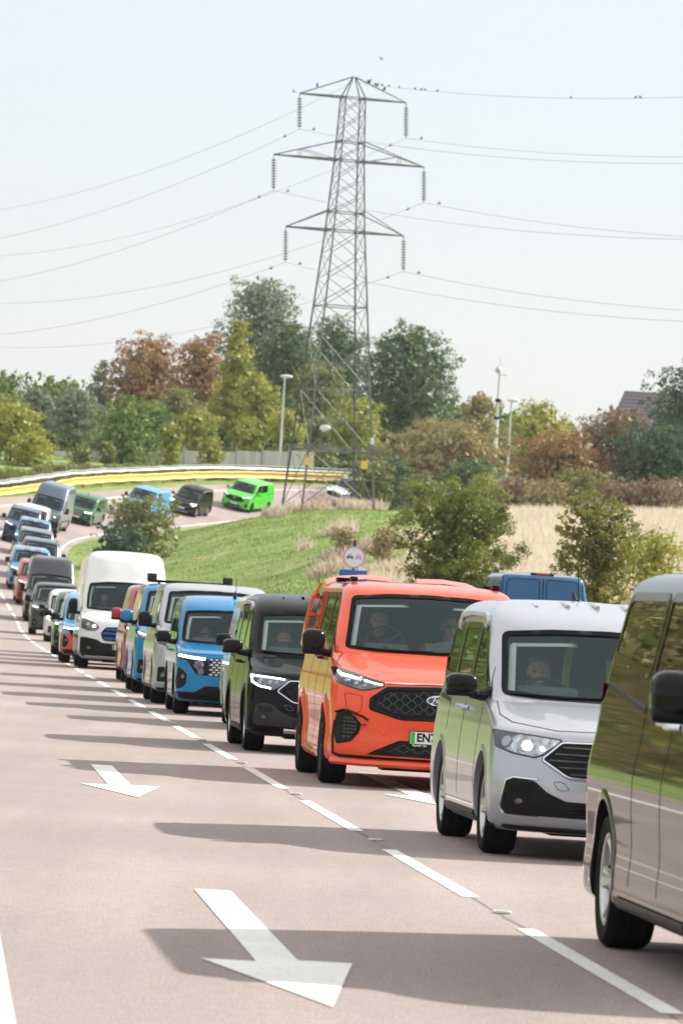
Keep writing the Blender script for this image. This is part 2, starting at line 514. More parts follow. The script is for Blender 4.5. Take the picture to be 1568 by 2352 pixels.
# ------------------------------------------------------------------ painted markings
def quad_mark(pts, name):     # pts in (l, s)
    mb = MB(); mb.add([road_pt(s, l, .004) for l, s in pts], [tuple(range(len(pts)))])
    return mb
dash = MB()
# measured dash starts (Y): 6 m dash, 3 m gap
DY = [-12.2, -3.0, 6.2, 15.4, 24.5, 33.74, 42.91, 51.92, 60.75, 69.4, 78.2]
while DY[-1] < 262: DY.append(DY[-1] + 8.95)
studs = []
for y in DY:
    a, b = S0(y), S0(y + 6.1)
    for k in range(4):
        sa = a + (b - a) * k / 4; sb = a + (b - a) * (k + 1) / 4
        dash.add([road_pt(sa, .025, .004), road_pt(sa, .135, .004), road_pt(sb, .135, .004), road_pt(sb, .025, .004)], [(0, 1, 2, 3)])
    studs.append(b + 1.5)
y = DY[-1] + 8.95
while y < 340:
    a, b = S0(y), S0(y + 6.1)
    for k in range(4):
        sa = a + (b - a) * k / 4; sb = a + (b - a) * (k + 1) / 4
        dash.add([road_pt(sa, -.07, .006), road_pt(sa, .07, .006), road_pt(sb, .07, .006), road_pt(sb, -.07, .006)], [(0, 1, 2, 3)])
    y += 9.05
tag(dash.build('lane_line_paint', M_LINE), kind='structure')
ed = strip('e', -2.92, -2.78, 0, smax, .004, M_LINE, 2)
e2 = strip('e', 3.46, 3.55, 0, smax, .004, M_LINE, 2)
ed.add(e2.v, e2.f)
tag(ed.build('edge_line_paint', M_LINE), kind='structure')
jt = MB(); rings = []; jr = random.Random(3); off_ = 0
for i in range(240):
    s_ = S0(24) + i * .45; off_ = off_ * .8 + jr.uniform(-.012, .012)
    w_ = .006 + .012 * jr.random() ** 2
    rings.append([road_pt(s_, .07 + off_ - w_, .002), road_pt(s_, .07 + off_ + w_, .002)])
jt.loft(rings, False); tag(jt.build('road_joint', mat('joint_tar', (.19, .15, .145), rough=.8)), kind='structure')
ar = MB()
def arrow(l, Yt, Ys, w=.105, hw=.36, hl=2.75):   # tip, start of shaft (farther), widths
    a, b = S0(Yt), S0(Ys)
    h = a + hl
    ar.add([road_pt(a, l + .06, .005), road_pt(h, l - hw, .005), road_pt(h, l - w, .005), road_pt(b, l - w, .005),
            road_pt(b, l + w, .005), road_pt(h + .25, l + w, .005), road_pt(h + .25, l + hw, .005)], [(0, 1, 2, 5, 6), (2, 3, 4, 5)])
arrow(-1.50, 23.73, 32.8); arrow(-1.47, 47.4, 55.9)
arrow(1.35, 49.3, 58.6)
tag(ar.build('arrow_paint', M_LINE, fix=False), kind='structure')
# cat's eyes
sm = MB()
sm.rbox((0, 0, .007), (.11, .09, .02), r=.02, axis=2)
g = MB(); g.box((0, -.052, .012), (.07, .012, .012))
st0 = sm.build('road_stud', mat('stud_body', (.6, .6, .55), rough=.5))
g.build('reflector', mat('stud_glass', (.8, .8, .75), rough=.1), st0)
km = kids_map(); first = True
for i, s in enumerate(studs):
    p = road_pt(s, 0.10, 0)
    if p.y < 20 or p.y > 100: continue
    o = st0 if first else copy_tree(st0, None, km)
    first = False
    o.location = p
    tag(o, 'pale road stud', 'road stud', 'road studs along the dashed line')
    STUDS = globals().setdefault('STUDS', []); STUDS.append(o)
names = ['nearest the camera, before the long first dash', 'beside the rear wheel of the closest black van', 'left of the silver van bumper', 'left of the silver van rear wheel', 'left of the orange van front tyre']
for i, o in enumerate(sorted(STUDS, key=lambda q: q.location.y)):
    o['label'] = 'pale road stud between lane dashes, %s in line from the photo bottom' % ['first', 'second', 'third', 'fourth', 'fifth', 'sixth', 'seventh', 'eighth', 'ninth', 'tenth'][min(i, 9)]
# ================================================================== vans
def in_poly(x, y, P):
    c = False; n = len(P); j = n - 1
    for i in range(n):
        if (P[i][1] > y) != (P[j][1] > y) and x < (P[j][0] - P[i][0]) * (y - P[i][1]) / (P[j][1] - P[i][1]) + P[i][0]: c = not c
        j = i
    return c
def inset(P, d):
    A = sum(P[i - 1][0] * P[i][1] - P[i][0] * P[i - 1][1] for i in range(len(P)))
    sg = 1 if A > 0 else -1; out = []
    for i in range(len(P)):
        p0, p1, p2 = P[i - 1], P[i], P[(i + 1) % len(P)]
        e1 = Vector((p1[0] - p0[0], p1[1] - p0[1])); e2 = Vector((p2[0] - p1[0], p2[1] - p1[1]))
        if e1.length < 1e-9 or e2.length < 1e-9: out.append(p1); continue
        e1.normalize(); e2.normalize()
        n1 = Vector((-e1.y, e1.x)); n2 = Vector((-e2.y, e2.x)); n = n1 + n2
        if n.length < 1e-6: n = n1
        n.normalize(); k = d / max(.5, n.dot(n1))
        out.append((p1[0] + n.x * k * sg, p1[1] + n.y * k * sg))
    return out
def rpoly(P, r=.04, n=3):
    out = []
    for i in range(len(P)):
        p0, p1, p2 = [Vector(q) for q in (P[i - 1], P[i], P[(i + 1) % len(P)])]
        d1 = (p0 - p1); d2 = (p2 - p1); k = min(r, d1.length * .45, d2.length * .45)
        a = p1 + d1.normalized() * k; b = p1 + d2.normalized() * k
        for j in range(n + 1):
            t = j / n
            out.append(tuple(a * (1 - t) ** 2 + p1 * 2 * t * (1 - t) + b * t * t))
    return out
def mir(P): return P + [(-y, z) for y, z in reversed(P) if abs(y) > 1e-6]
def flip(P): return [(-y, z) for y, z in P]

class Body:
    def __init__(s, rows, L, rear, relief=None):
        full = []; a = b = bow = None
        for r in rows:
            z, F, W = r[:3]
            if len(r) > 3: bow = r[3]
            if len(r) > 4: a, b = r[4], r[5]
            full.append((z, F, W, bow, a, b, L - interp(z, *rear)))
        C = catmull(full, .024)
        C[:, 0] = np.maximum.accumulate(C[:, 0] + np.arange(len(C)) * 1e-6)
        C[:, 2] = np.maximum(C[:, 2], .02)
        s.C = C; s.L = L; s.relief = relief; s.H = C[-1, 0]
    def lev(s, z):
        return [float(np.interp(z, s.C[:, 0], s.C[:, k])) for k in range(1, 7)]
    def fx(s, y, z, lv=None):
        F, W, bow, a, b, B = lv or s.lev(z)
        t = min(.9995, abs(y) / W)
        x = F + bow * (1 - (1 - t ** a) ** (1 / b))
        if s.relief: x += s.relief(y, z)
        return x
    def sy(s, x, z, lv=None):
        F, W, bow, a, b, B = lv or s.lev(z)
        y = W
        if x < F + bow:
            q = min(1, (F + bow - x) / bow); y = W * max(0, 1 - q ** b) ** (1 / a)
        rb = min(.22, W * .5, max(.02, (B - F) * .4))
        if x > B - rb:
            q = min(1, (x - B + rb) / rb); y = W * max(0, 1 - q ** 2.6) ** (1 / 3.2)
        return y
    def rx(s, y, z):
        F, W, bow, a, b, B = s.lev(z); rb = min(.22, W * .5, max(.02, (B - F) * .4))
        t = min(.9995, abs(y) / W)
        return B - rb + rb * (1 - t ** 3.2) ** (1 / 2.6)
    def P(s, mode, u, v):
        if mode == 'F': return Vector((s.fx(u, v), u, v))
        if mode == 'R': return Vector((s.rx(u, v), u, v))
        sg = 1 if mode == 'S' else -1
        return Vector((u, sg * s.sy(u, v), v))
    def N(s, mode, u, v):
        e = .012
        du = s.P(mode, u + e, v) - s.P(mode, u - e, v); dv = s.P(mode, u, v + e) - s.P(mode, u, v - e)
        n = du.cross(dv)
        if n.length < 1e-12: return Vector((-1, 0, 0))
        n.normalize()
        ref = {'F': Vector((-1, 0, .3)), 'R': Vector((1, 0, .3)), 'S': Vector((0, 1, .1)), 'T': Vector((0, -1, .1))}[mode]
        if n.dot(ref) < 0: n = -n
        return n
    def pt(s, mode, u, v, off=0):
        p = s.P(mode, u, v)
        return p + s.N(mode, u, v) * off if off else p
    def shell(s, holes, arches):
        C = s.C; rings = []; NA, NS, NR = 24, 90, 7
        for r in C:
            z, F, W, bow, a, b, B = r
            rb = min(.22, W * .5, max(.02, (B - F) * .4))
            half = []
            for k in range(NA):
                th = math.pi / 2 * k / NA
                y = W * math.sin(th) ** (2 / a); x = F + bow * (1 - math.cos(th) ** (2 / b))
                if s.relief: x += s.relief(y, z)
                half.append((x, y))
            x0 = F + bow; x1 = B - rb
            if x1 < x0: x0 = x1 = (x0 + x1) / 2
            for k in range(NS): half.append((x0 + (x1 - x0) * k / (NS - 1), W))
            for k in range(1, NR + 1):
                th = math.pi / 2 * (1 - k / NR)
                half.append((x1 + rb * math.cos(th) ** (2 / 2.6), W * math.sin(th) ** (2 / 3.2)))
            rings.append([(x, y, z) for x, y in half] + [(x, -y, z) for x, y in half[-2:0:-1]])
        n = len(rings[0]); vs = [p for r in rings for p in r]; fs = []
        for i in range(len(rings) - 1):
            for k in range(n):
                q = (i * n + k, i * n + (k + 1) % n, (i + 1) * n + (k + 1) % n, (i + 1) * n + k)
                cx = sum(vs[j][0] for j in q) / 4; cy = sum(vs[j][1] for j in q) / 4; cz = sum(vs[j][2] for j in q) / 4
                kill = False
                for ax, rr, ra in arches:
                    if (cx - ax) ** 2 + (cz - rr) ** 2 < ra * ra and abs(cy) > .45: kill = True
                if not kill:
                    for mode, P in holes:
                        if mode == 'F':
                            if cx < 2.2 and in_poly(cy, cz, P) and cx < s.fx(0, cz) + .35: kill = True
                        elif mode == 'S' and cy > .35 and cx > s.fx(0, cz) + .12 and in_poly(cx, cz, P): kill = True
                        elif mode == 'T' and cy < -.35 and cx > s.fx(0, cz) + .12 and in_poly(cx, cz, P): kill = True
                        elif mode == 'R' and cx > s.L - .6 and in_poly(cy, cz, P): kill = True
                if not kill: fs.append(q)
        fs.append(tuple(range(n))); fs.append(tuple((len(rings) - 1) * n + k for k in range(n)))
        m = MB(); m.add(vs, fs); return m

def patch(B, mode, poly, off=.003, step=.045, hole=None, mb=None):
    """skin laid on the body inside a 2-D outline"""
    mb = mb or MB()
    def dens(P):
        o = []
        for i in range(len(P)):
            a, b = P[i], P[(i + 1) % len(P)]
            L = math.hypot(b[0] - a[0], b[1] - a[1]); n = max(1, int(math.ceil(L / step)))
            for k in range(n): o.append((a[0] + (b[0] - a[0]) * k / n, a[1] + (b[1] - a[1]) * k / n))
        return o
    P = dens(poly); V = list(P); E = [(i, (i + 1) % len(P)) for i in range(len(P))]
    if hole:
        Hh = dens(hole); o = len(V); V += Hh; E += [(o + i, o + (i + 1) % len(Hh)) for i in range(len(Hh))]
    x0 = min(p[0] for p in P); x1 = max(p[0] for p in P); y0 = min(p[1] for p in P); y1 = max(p[1] for p in P)
    inn = inset(poly, step * .4) if not hole else poly
    hi = inset(hole, -step * .4) if hole else None
    nx = int((x1 - x0) / step); ny = int((y1 - y0) / step)
    for i in range(1, nx + 1):
        for j in range(1, ny + 1):
            q = (x0 + i * (x1 - x0) / (nx + 1), y0 + j * (y1 - y0) / (ny + 1))
            if in_poly(q[0], q[1], inn) and not (hi and in_poly(q[0], q[1], hi)): V.append(q)
    r = delaunay_2d_cdt([Vector(p) for p in V], E, [], 1 if not hole else 0, 1e-6)
    vs, _, fs = r[0], r[1], r[2]
    out = []
    for f in fs:
        cx = sum(vs[i].x for i in f) / len(f); cy = sum(vs[i].y for i in f) / len(f)
        if not in_poly(cx, cy, poly): continue
        if hole and in_poly(cx, cy, hole): continue
        out.append(tuple(f))
    mb.add([B.pt(mode, v.x, v.y, off) for v in vs], out)
    return mb
def stroke(B, mode, pts, w, h=.004, off=0, mb=None, closed=False, step=.05):
    """raised strip that follows the body along a 2-D line"""
    mb = mb or MB(); Q = []
    if closed: pts = list(pts) + [pts[0]]
    for i in range(len(pts) - 1):
        a, b = pts[i], pts[i + 1]; L = math.hypot(b[0] - a[0], b[1] - a[1]); n = max(1, int(math.ceil(L / step)))
        for k in range(n): Q.append((a[0] + (b[0] - a[0]) * k / n, a[1] + (b[1] - a[1]) * k / n))
    Q.append(pts[-1])
    P3 = [B.pt(mode, u, v) for u, v in Q]; rings = []
    for i, (u, v) in enumerate(Q):
        N = B.N(mode, u, v)
        T = P3[min(i + 1, len(Q) - 1)] - P3[max(i - 1, 0)]
        if closed and i in (0, len(Q) - 1): T = P3[1] - P3[-2]
        if T.length < 1e-9: T = Vector((0, 1, 0))
        T.normalize(); S = N.cross(T).normalized()
        p = P3[i] + N * off
        rings.append([p - S * w / 2, p - S * w * .3 + N * h, p + S * w * .3 + N * h, p + S * w / 2])
    mb.loft(rings, False)
    return mb
def on_skin(B, mode, u, v, off, size=1, rot=0):
    """matrix of a frame lying on the body: local x to the right as read, y up, z out"""
    N = B.N(mode, u, v); up = Vector((0, 0, 1)); up = (up - N * up.dot(N)).normalized(); X = up.cross(N)
    M = Matrix((X, up, N)).transposed().to_4x4(); M.translation = B.pt(mode, u, v, off)
    return M @ Matrix.Rotation(rot, 4, 'Z') @ Matrix.Scale(size, 4)
def disc(B, mode, u, v, r, off, mb, n=20, ry=None, depth=.01, rx=None):
    M = on_skin(B, mode, u, v, off); ry = ry or r
    rings = []
    for rr, h in ((1, -depth), (1, 0), (.92, .004), (.01, .006)):
        rings.append([M @ Vector((r * rr * math.cos(2 * math.pi * k / n), ry * rr * math.sin(2 * math.pi * k / n), h)) for k in range(n)])
    mb.loft(rings, True)
def text_on(B, mode, u, v, off, txt, size, mb, shear=0, bold=0, sx=1):
    M = on_skin(B, mode, u, v, off); vs, fs = text_mb(txt, size, shear, bold)
    mb.add([M @ Vector((p[0] * sx, p[1], 0)) for p in vs], fs)

# ---- wheels
def wheel_parts(r, w, style):
    """tyre, rim; outer face towards +y; centre at the hub"""
    t = MB()
    prof = [(r * .66, w * .30), (r * .70, w * .44), (r * .80, w * .50), (r * .92, w * .49), (r * .985, w * .38), (r, w * .26),
            (r * .99, w * .17), (r, w * .15), (r, w * .02), (r * .988, 0), (r, -.02 * w), (r, -w * .15), (r * .99, -w * .17), (r, -w * .26),
            (r * .985, -w * .38), (r * .92, -w * .49), (r * .8, -w * .5), (r * .66, -w * .44)]
    t.lathe(prof, (0, 0, 0), 'Y', 40)
    rim = MB()
    rim.lathe([(r * .69, w * .40), (r * .685, w * .44), (r * .65, w * .43), (r * .63, w * .36), (r * .62, -w * .4)], (0, 0, 0), 'Y', 40)
    rim.lathe([(r * .16, w * .2), (r * .16, w * .34), (r * .13, w * .37), (.001, w * .38)], (0, 0, 0), 'Y', 16)
    n = 5 if style != 'multi' else 10
    for k in range(n):
        a0 = 2 * math.pi * k / n
        for da in ((-.13, .13) if style != 'multi' else (0,)):
            wd = .14 if style != 'multi' else .11
            rings = []
            for f, ww, hh in ((.12, wd * 1.1, .34), (.35, wd * .8, .33), (.55, wd * .75, .37), (.66, wd, .42)):
                a = a0 + da * (1 if f < .3 else 1 + (f - .3) * .9)
                c = Vector((math.cos(a), 0, math.sin(a))); tt = Vector((-math.sin(a), 0, math.cos(a)))
                o = c * r * f
                rings.append([o - tt * r * ww / 2 + Vector((0, w * hh - .02, 0)), o - tt * r * ww * .3 + Vector((0, w * hh, 0)),
                              o + tt * r * ww * .3 + Vector((0, w * hh, 0)), o + tt * r * ww / 2 + Vector((0, w * hh - .02, 0))])
            rim.loft(rings, True)
    dd = MB(); dd.lathe([(r * .55, w * .02), (r * .55, w * .05), (r * .2, w * .06)], (0, 0, 0), 'Y', 28)
    dd.lathe([(r * .66, -w * .1), (.01, -w * .12)], (0, 0, 0), 'Y', 28)
    return t, rim, dd
WHEELS = {}
def wheel(root, x, y, r, w, style, rimmat, side):
    key = (r, w, style, side)
    if key not in WHEELS:
        t, rim, dd = wheel_parts(r, w, style)
        if side < 0:
            for q in (t, rim, dd): q.v = [(p[0], -p[1], p[2]) for p in q.v]
        WHEELS[key] = (t.mesh('tyre', RUBBER), rim.mesh('rim', rimmat), dd.mesh('brake_disc', GREYPL))
    ms = WHEELS[key]
    hub = bpy.data.objects.new('wheel', ms[0]); col.objects.link(hub); hub.parent = root; hub.location = (x, y, r)
    for nm, m in (('rim', ms[1]), ('brake_disc', ms[2])):
        o = bpy.data.objects.new(nm, m); col.objects.link(o); o.parent = hub
        if nm == 'rim' and m.materials[0] != rimmat:
            o.material_slots[0].link = 'OBJECT'; o.material_slots[0].material = rimmat
    return hub

PAINTED = []   # filled with objects that carry the body paint
def obj_paint(o, m):
    o.material_slots[0].link = 'OBJECT'; o.material_slots[0].material = m

CUSTOM = dict(L=5.05, ax=.99, wb=3.1, r=.35, tw=.25, rows=[
    (.20, .11, .90, .45, 3, 2.2), (.26, .03, .98), (.38, .0, .994), (.54, .0, .986), (.74, .0, 1.0), (.90, .015, 1.002, .5), (.98, .05, .992), (1.04, .16, .98),
    (1.10, .34, .97), (1.18, .62, .96), (1.245, .86, .95), (1.29, .98, .94, .42), (1.45, 1.15, .912, .36), (1.65, 1.37, .872, .33), (1.81, 1.56, .838),
    (1.88, 1.68, .81), (1.925, 1.85, .755), (1.95, 2.1, .65), (1.965, 2.5, .42), (1.975, 2.9, .05)],
    rear=([.2, .3, 1.2, 1.8, 1.88, 1.925, 1.95, 1.965, 1.975], [.1, 0, .02, .1, .14, .3, .7, 1.2, 1.75]),
    screen=[(0, 1.275), (.55, 1.28), (.835, 1.30), (.795, 1.55), (.755, 1.81), (.4, 1.845), (0, 1.855)],
    belt=1.29, wtop=1.84, bslope=.05, mirror=(1.32, 1.345), head=1.63, seatx=2.05, swz=1.40)
CONNECT = dict(L=4.5, ax=.88, wb=2.755, r=.33, tw=.235, rows=[
    (.19, .12, .84, .42, 3, 2.2), (.25, .05, .90), (.42, .0, .925), (.60, .0, .93), (.80, .02, .92, .46), (.88, .07, .912), (.94, .22, .905), (1.00, .45, .898),
    (1.06, .72, .888), (1.095, .90, .88, .40), (1.13, .98, .872, .36), (1.3, 1.2, .85), (1.5, 1.44, .818), (1.61, 1.57, .80), (1.69, 1.74, .775), (1.76, 2.02, .72),
    (1.80, 2.35, .62), (1.82, 2.7, .4), (1.83, 3.0, .05)],
    rear=([.2, .3, 1.1, 1.6, 1.69, 1.76, 1.80, 1.82, 1.83], [.1, 0, .04, .16, .2, .3, .6, .95, 1.35]),
    screen=[(0, 1.10), (.5, 1.105), (.785, 1.125), (.765, 1.3), (.74, 1.575), (.4, 1.605), (0, 1.615)],
    belt=1.12, wtop=1.63, bslope=.03, mirror=(1.17, 1.18), head=1.33, seatx=2.0, swz=1.12)
COURIER = dict(L=4.34, ax=.85, wb=2.69, r=.32, tw=.225, rows=[
    (.2, .1, .83, .4, 3.6, 2.5), (.26, .03, .88), (.45, .0, .895), (.7, .0, .90), (.84, .02, .9), (.9, .06, .9), (.95, .2, .895), (1.0, .5, .89), (1.035, .78, .88, .34),
    (1.07, .93, .875), (1.3, 1.16, .85), (1.54, 1.40, .81), (1.62, 1.53, .79), (1.70, 1.75, .74), (1.745, 2.0, .65), (1.77, 2.4, .4), (1.78, 2.8, .05)],
    rear=([.2, .3, 1.1, 1.55, 1.62, 1.7, 1.745, 1.77, 1.78], [.1, 0, .03, .1, .13, .2, .5, .85, 1.3]),
    screen=[(0, 1.045), (.5, 1.05), (.80, 1.07), (.78, 1.3), (.745, 1.525), (.4, 1.55), (0, 1.56)],
    belt=1.07, wtop=1.56, mirror=(1.15, 1.13), head=1.27, seatx=1.95, swz=1.07)
TRANSIT = dict(L=5.98, ax=1.0, wb=3.75, r=.35, tw=.235, rows=[
    (.24, .12, .93, .4, 3, 2.2), (.3, .04, 1.0), (.5, 0, 1.03), (.9, .02, 1.03), (1.05, .08, 1.03), (1.13, .2, 1.025), (1.22, .5, 1.02), (1.31, .82, 1.01),
    (1.35, .92, 1.0, .33), (1.6, 1.12, .985), (2.0, 1.46, .95), (2.1, 1.56, .94), (2.4, 1.85, .90), (2.58, 2.05, .86), (2.68, 2.25, .78), (2.73, 2.6, .6),
    (2.75, 3.0, .3), (2.76, 3.3, .05)],
    rear=([.2, .3, 1.2, 2.4, 2.58, 2.68, 2.73, 2.75, 2.76], [.1, 0, .02, .08, .12, .25, .7, 1.5, 2.2]),
    screen=[(0, 1.345), (.55, 1.35), (.88, 1.37), (.87, 1.7), (.82, 1.97), (.4, 2.02), (0, 2.03)],
    belt=1.35, wtop=1.95, mirror=(1.4, 1.42), head=1.66, seatx=2.1, swz=1.45)

def badge(B, u, v, rx, root, off=.035, mode='F'):
    g = MB(); disc(B, mode, u, v, rx, off, g, ry=rx * .40, depth=.03, n=28)
    b = g.build('badge', CHROME, root)
    h = MB(); disc(B, mode, u, v, rx * .93, off + .003, h, ry=rx * .35, n=28)
    h.build('badge_field', BLUEOV, b)
    # script lettering drawn as a pen line
    M = on_skin(B, mode, u, v, off + .0105)
    pen = [[(-.62, .22), (-.5, .28), (-.3, .27), (-.12, .3)], [(-.36, .27), (-.44, .05), (-.52, -.16), (-.62, -.2)], [(-.5, .04), (-.3, .07)],
           [(-.16, .05), (-.27, -.02), (-.26, -.13), (-.16, -.14), (-.07, -.05), (-.1, .05), (-.16, .05)], [(-.07, .03), (.04, .06), (.02, -.14)], [(.03, 0), (.12, .07), (.19, .04)],
           [(.36, .05), (.25, .02), (.22, -.1), (.3, -.14), (.4, -.05), (.52, .27)], [(.5, .2), (.41, -.1), (.5, -.14), (.62, -.06)]]
    t = MB(); k = rx
    for P in pen:
        for i in range(len(P) - 1):
            a = Vector(P[i]) * k; b2 = Vector(P[i + 1]) * k; d = (b2 - a).normalized(); n = Vector((-d.y, d.x)) * k * .036
            a = a - d * k * .015; b2 = b2 + d * k * .015
            t.add([M @ Vector((q.x, q.y, 0)) for q in (a - n, b2 - n, b2 + n, a + n)], [(0, 1, 2, 3)])
    t.build('badge_lettering', WHITEP, b, fix=False)
def plate(B, v, root, txt='', under=False, u=0, green=True, off=.03):
    M = on_skin(B, 'F', u, v, off); g = MB()
    if abs(M.translation.x) > 5: return
    w, h = .52, .112
    g.add([M @ Vector(p) for p in ((-w / 2, -h / 2, 0), (w / 2, -h / 2, 0), (w / 2, h / 2, 0), (-w / 2, h / 2, 0), (-w / 2, -h / 2, -.02), (w / 2, -h / 2, -.02), (w / 2, h / 2, -.02), (-w / 2, h / 2, -.02))],
          [(0, 1, 2, 3), (4, 0, 3, 7), (1, 5, 6, 2), (0, 4, 5, 1), (3, 2, 6, 7)])
    p = g.build('number_plate', WHITEP, root, smooth=False)
    if green:
        k = MB(); k.add([M @ Vector(q) for q in ((-w / 2 + .004, -h / 2 + .004, .002), (-w / 2 + .045, -h / 2 + .004, .002), (-w / 2 + .045, h / 2 - .004, .002), (-w / 2 + .004, h / 2 - .004, .002))], [(0, 1, 2, 3)])
        k.build('green_flash', GREENP, p, smooth=False, fix=False)
    f = MB()
    hb = .035 if under else .008
    f.add([M @ Vector(q) for q in ((-w / 2 - .008, -h / 2 - hb, -.012), (w / 2 + .008, -h / 2 - hb, -.012), (w / 2 + .008, h / 2 + .008, -.012), (-w / 2 - .008, h / 2 + .008, -.012),
                                   (-w / 2 - .008, -h / 2 - hb, -.003), (w / 2 + .008, -h / 2 - hb, -.003), (w / 2 + .008, h / 2 + .008, -.003), (-w / 2 - .008, h / 2 + .008, -.003))],
          [(4, 5, 6, 7), (0, 1, 5, 4), (2, 3, 7, 6), (0, 4, 7, 3), (1, 2, 6, 5)])
    f.build('plate_holder', GLOSSBLACK, p, smooth=False)
    if txt:
        t = MB(); vs, fs = text_mb(txt, .112, 0, .0035); x0 = min(q[0] for q in vs); t.add([M @ Vector(((q[0] - x0) * .92 - .195, q[1], .003)) for q in vs], fs)
        t.build('plate_lettering', GLOSSBLACK, p, smooth=False, fix=False)
    if under:
        t = MB(); vs, fs = text_mb('TRANSIT GO', .024, 0, .0006); t.add([M @ Vector((q[0] - .17, q[1] - h / 2 - .017, -.001)) for q in vs], fs)
        vs, fs = text_mb('BACKBONE OF BRITAIN', .024, 0, .0006); t.add([M @ Vector((q[0] * .8 + .1, q[1] - h / 2 - .017, -.001)) for q in vs], fs)
        t.build('holder_lettering', WHITEP, p, smooth=False, fix=False)
    return p

def halves(root, name, fn, m, **k):
    out = []
    for sg in (1, -1):
        g = MB(); fn(g, sg); out.append(g.build(name, m, root, **k))
    return out
def mP(P, sg): return P if sg > 0 else [(-a, b) for a, b in P]

def build_van(kind, spec, paint_m, opt):
    pm_rear = opt.get('rearwin') or PRIVGL2
    """root origin on the ground under the front axle, x runs backwards, y to the van's right"""
    root = empty(opt.get('name', 'van'))
    rows = [tuple(r) for r in spec['rows']]
    L = opt.get('L', spec['L']); wb = opt.get('wb', spec['wb']); ax, r, tw = spec['ax'], spec['r'], spec['tw']
    relief = opt.get('relief')
    B = Body(rows, L, spec['rear'], relief)
    W = 1.0
    scr = rpoly(mir(spec['screen']), .05)
    hin = inset(scr, .016)
    bl, wt = spec['belt'], spec['wtop']
    A0 = B.lev(bl)[0] + B.lev(bl)[2]          # where the side proper starts
    w1 = A0 + .02; d1 = A0 + 1.08
    slope = (B.lev(wt)[0] + B.lev(wt)[2] * .8) 
    bs = spec.get('bslope', .01)
    bz = lambda x: bl + bs * (x - A0)
    wins = [rpoly([(w1 - .06, bl + .05), (slope + .0, wt - .07), (slope + .18, wt), (d1 - .06, wt), (d1 - .03, bz(d1)), (w1 + .35, bl - .01)], .05)]
    if opt.get('glazed', True):
        x2 = d1 + .05; x3 = x2 + (.95 if kind != 'CUSTOM' else 1.02); x4 = L - .28
        wins.append(rpoly([(x2, bz(x2)), (x2, wt), (x3, wt), (x3, bz(x3))], .06))
        if opt.get('glazed') != 'half': wins.append(rpoly([(x3 + .07, bz(x3)), (x3 + .07, wt), (x4 - .12, wt), (x4, bz(x4))], .10))
    holes = [('F', hin)]
    for wp in wins: holes += [('S', inset(wp, .025)), ('T', inset(wp, .025))]
    arch_r = r + .075
    arches = [(ax, r, arch_r + .012), (ax + wb, r, arch_r + .012)]
    sh = B.shell(holes, arches)
    off = Matrix.Translation((-ax, 0, 0))
    body = sh.build('body', paint_m, root)
    P = [body]
    # wheel arch lips
    lipm = opt.get('cladding')
    for axx in (ax, ax + wb):
        for mode in 'ST':
            g = MB(); rings = []
            for k in range(25):
                a = R(-22 + 224 * k / 24); ring = []
                for rr, o in ((arch_r - .012, -.05), (arch_r - .01, .006), (arch_r + .03, .007), (arch_r + .044, .0)):
                    x = axx + rr * math.cos(a); z = max(.24, r + rr * math.sin(a))
                    p = B.P(mode, x, z); n = Vector((0, 1 if mode == 'S' else -1, 0))
                    ring.append(p + n * o)
                rings.append(ring)
            g.loft(rings, False)
            o = g.build('arch_lip', lipm or paint_m, root)
            if not lipm: P.append(o)
    # wheel wells and underbody
    g = MB()
    for axx in (ax, ax + wb):
        for sg in (1, -1):
            rings = []
            for k in range(19):
                a = R(-15 + 210 * k / 18)
                rings.append([(axx + arch_r * math.cos(a), sg * (B.lev(.5)[1] - .03), r + arch_r * math.sin(a)), (axx + arch_r * math.cos(a), sg * .55, r + arch_r * math.sin(a))])
            g.loft(rings, False)
            g.add([(p[1][0], p[1][1], p[1][2]) for p in rings], [tuple(range(19))])
    g.box((L / 2, 0, .27), (L - .7, 1.4, .1)); g.box((ax, 0, r), (.12, 1.5, .12)); g.box((ax - .1, 0, .2), (.5, .9, .08)); g.box((ax + wb, 0, r - .05), (.1, 1.5, .1))
    g.build('underbody', BLACK, root)
    # glass
    patch(B, 'F', scr, .004, .05, inset(scr, .045 if kind == 'TRANSIT' else .034)).build('screen_surround', FRIT, root)
    g = patch(B, 'F', inset(scr, .01), -.002, .07)
    ws = g.build('windscreen', SCREEN, root)
    g = MB(); dots = patch(B, 'F', rpoly([(-.16, scr_top(spec) - .2), (.16, scr_top(spec) - .2), (.26, scr_top(spec) - .05), (-.26, scr_top(spec) - .05)], .03), -.004, .06)
    dots.build('sensor_mask', FRIT, ws)
    for i, wp in enumerate(wins):
        for mode in 'ST':
            s2 = patch(B, mode, wp, .003, .06, inset(wp, .048)).build('window_surround', FRIT, root)
            pn = patch(B, mode, inset(wp, .02), -.002, .09).build('side_window', SIDEGL if i == 0 else (opt.get('rearglass') or PRIVGL), root)
    # pale pillar trims and headlining seen through the screen
    g = MB()
    for sg in (1, -1):
        q = [p for p in spec['screen'] if p[0] > .7]
        pl = [(sg * (p[0] - .056), p[1]) for p in q]
        pl[0] = (pl[0][0], pl[0][1] + .03); pl[-1] = (pl[-1][0], pl[-1][1] - .05)
        stroke(B, 'F', pl, .05, .0, -.05, g)
    tz = q[-1][1] - .05
    stroke(B, 'F', [(-.70, tz + .0), (-.3, tz + .022), (.3, tz + .022), (.7, tz)], .035, 0, -.06, g)
    g.build('pillar_trim', HEADLIN, root, fix=False)
    # doors: shut lines, handles
    seam = MB()
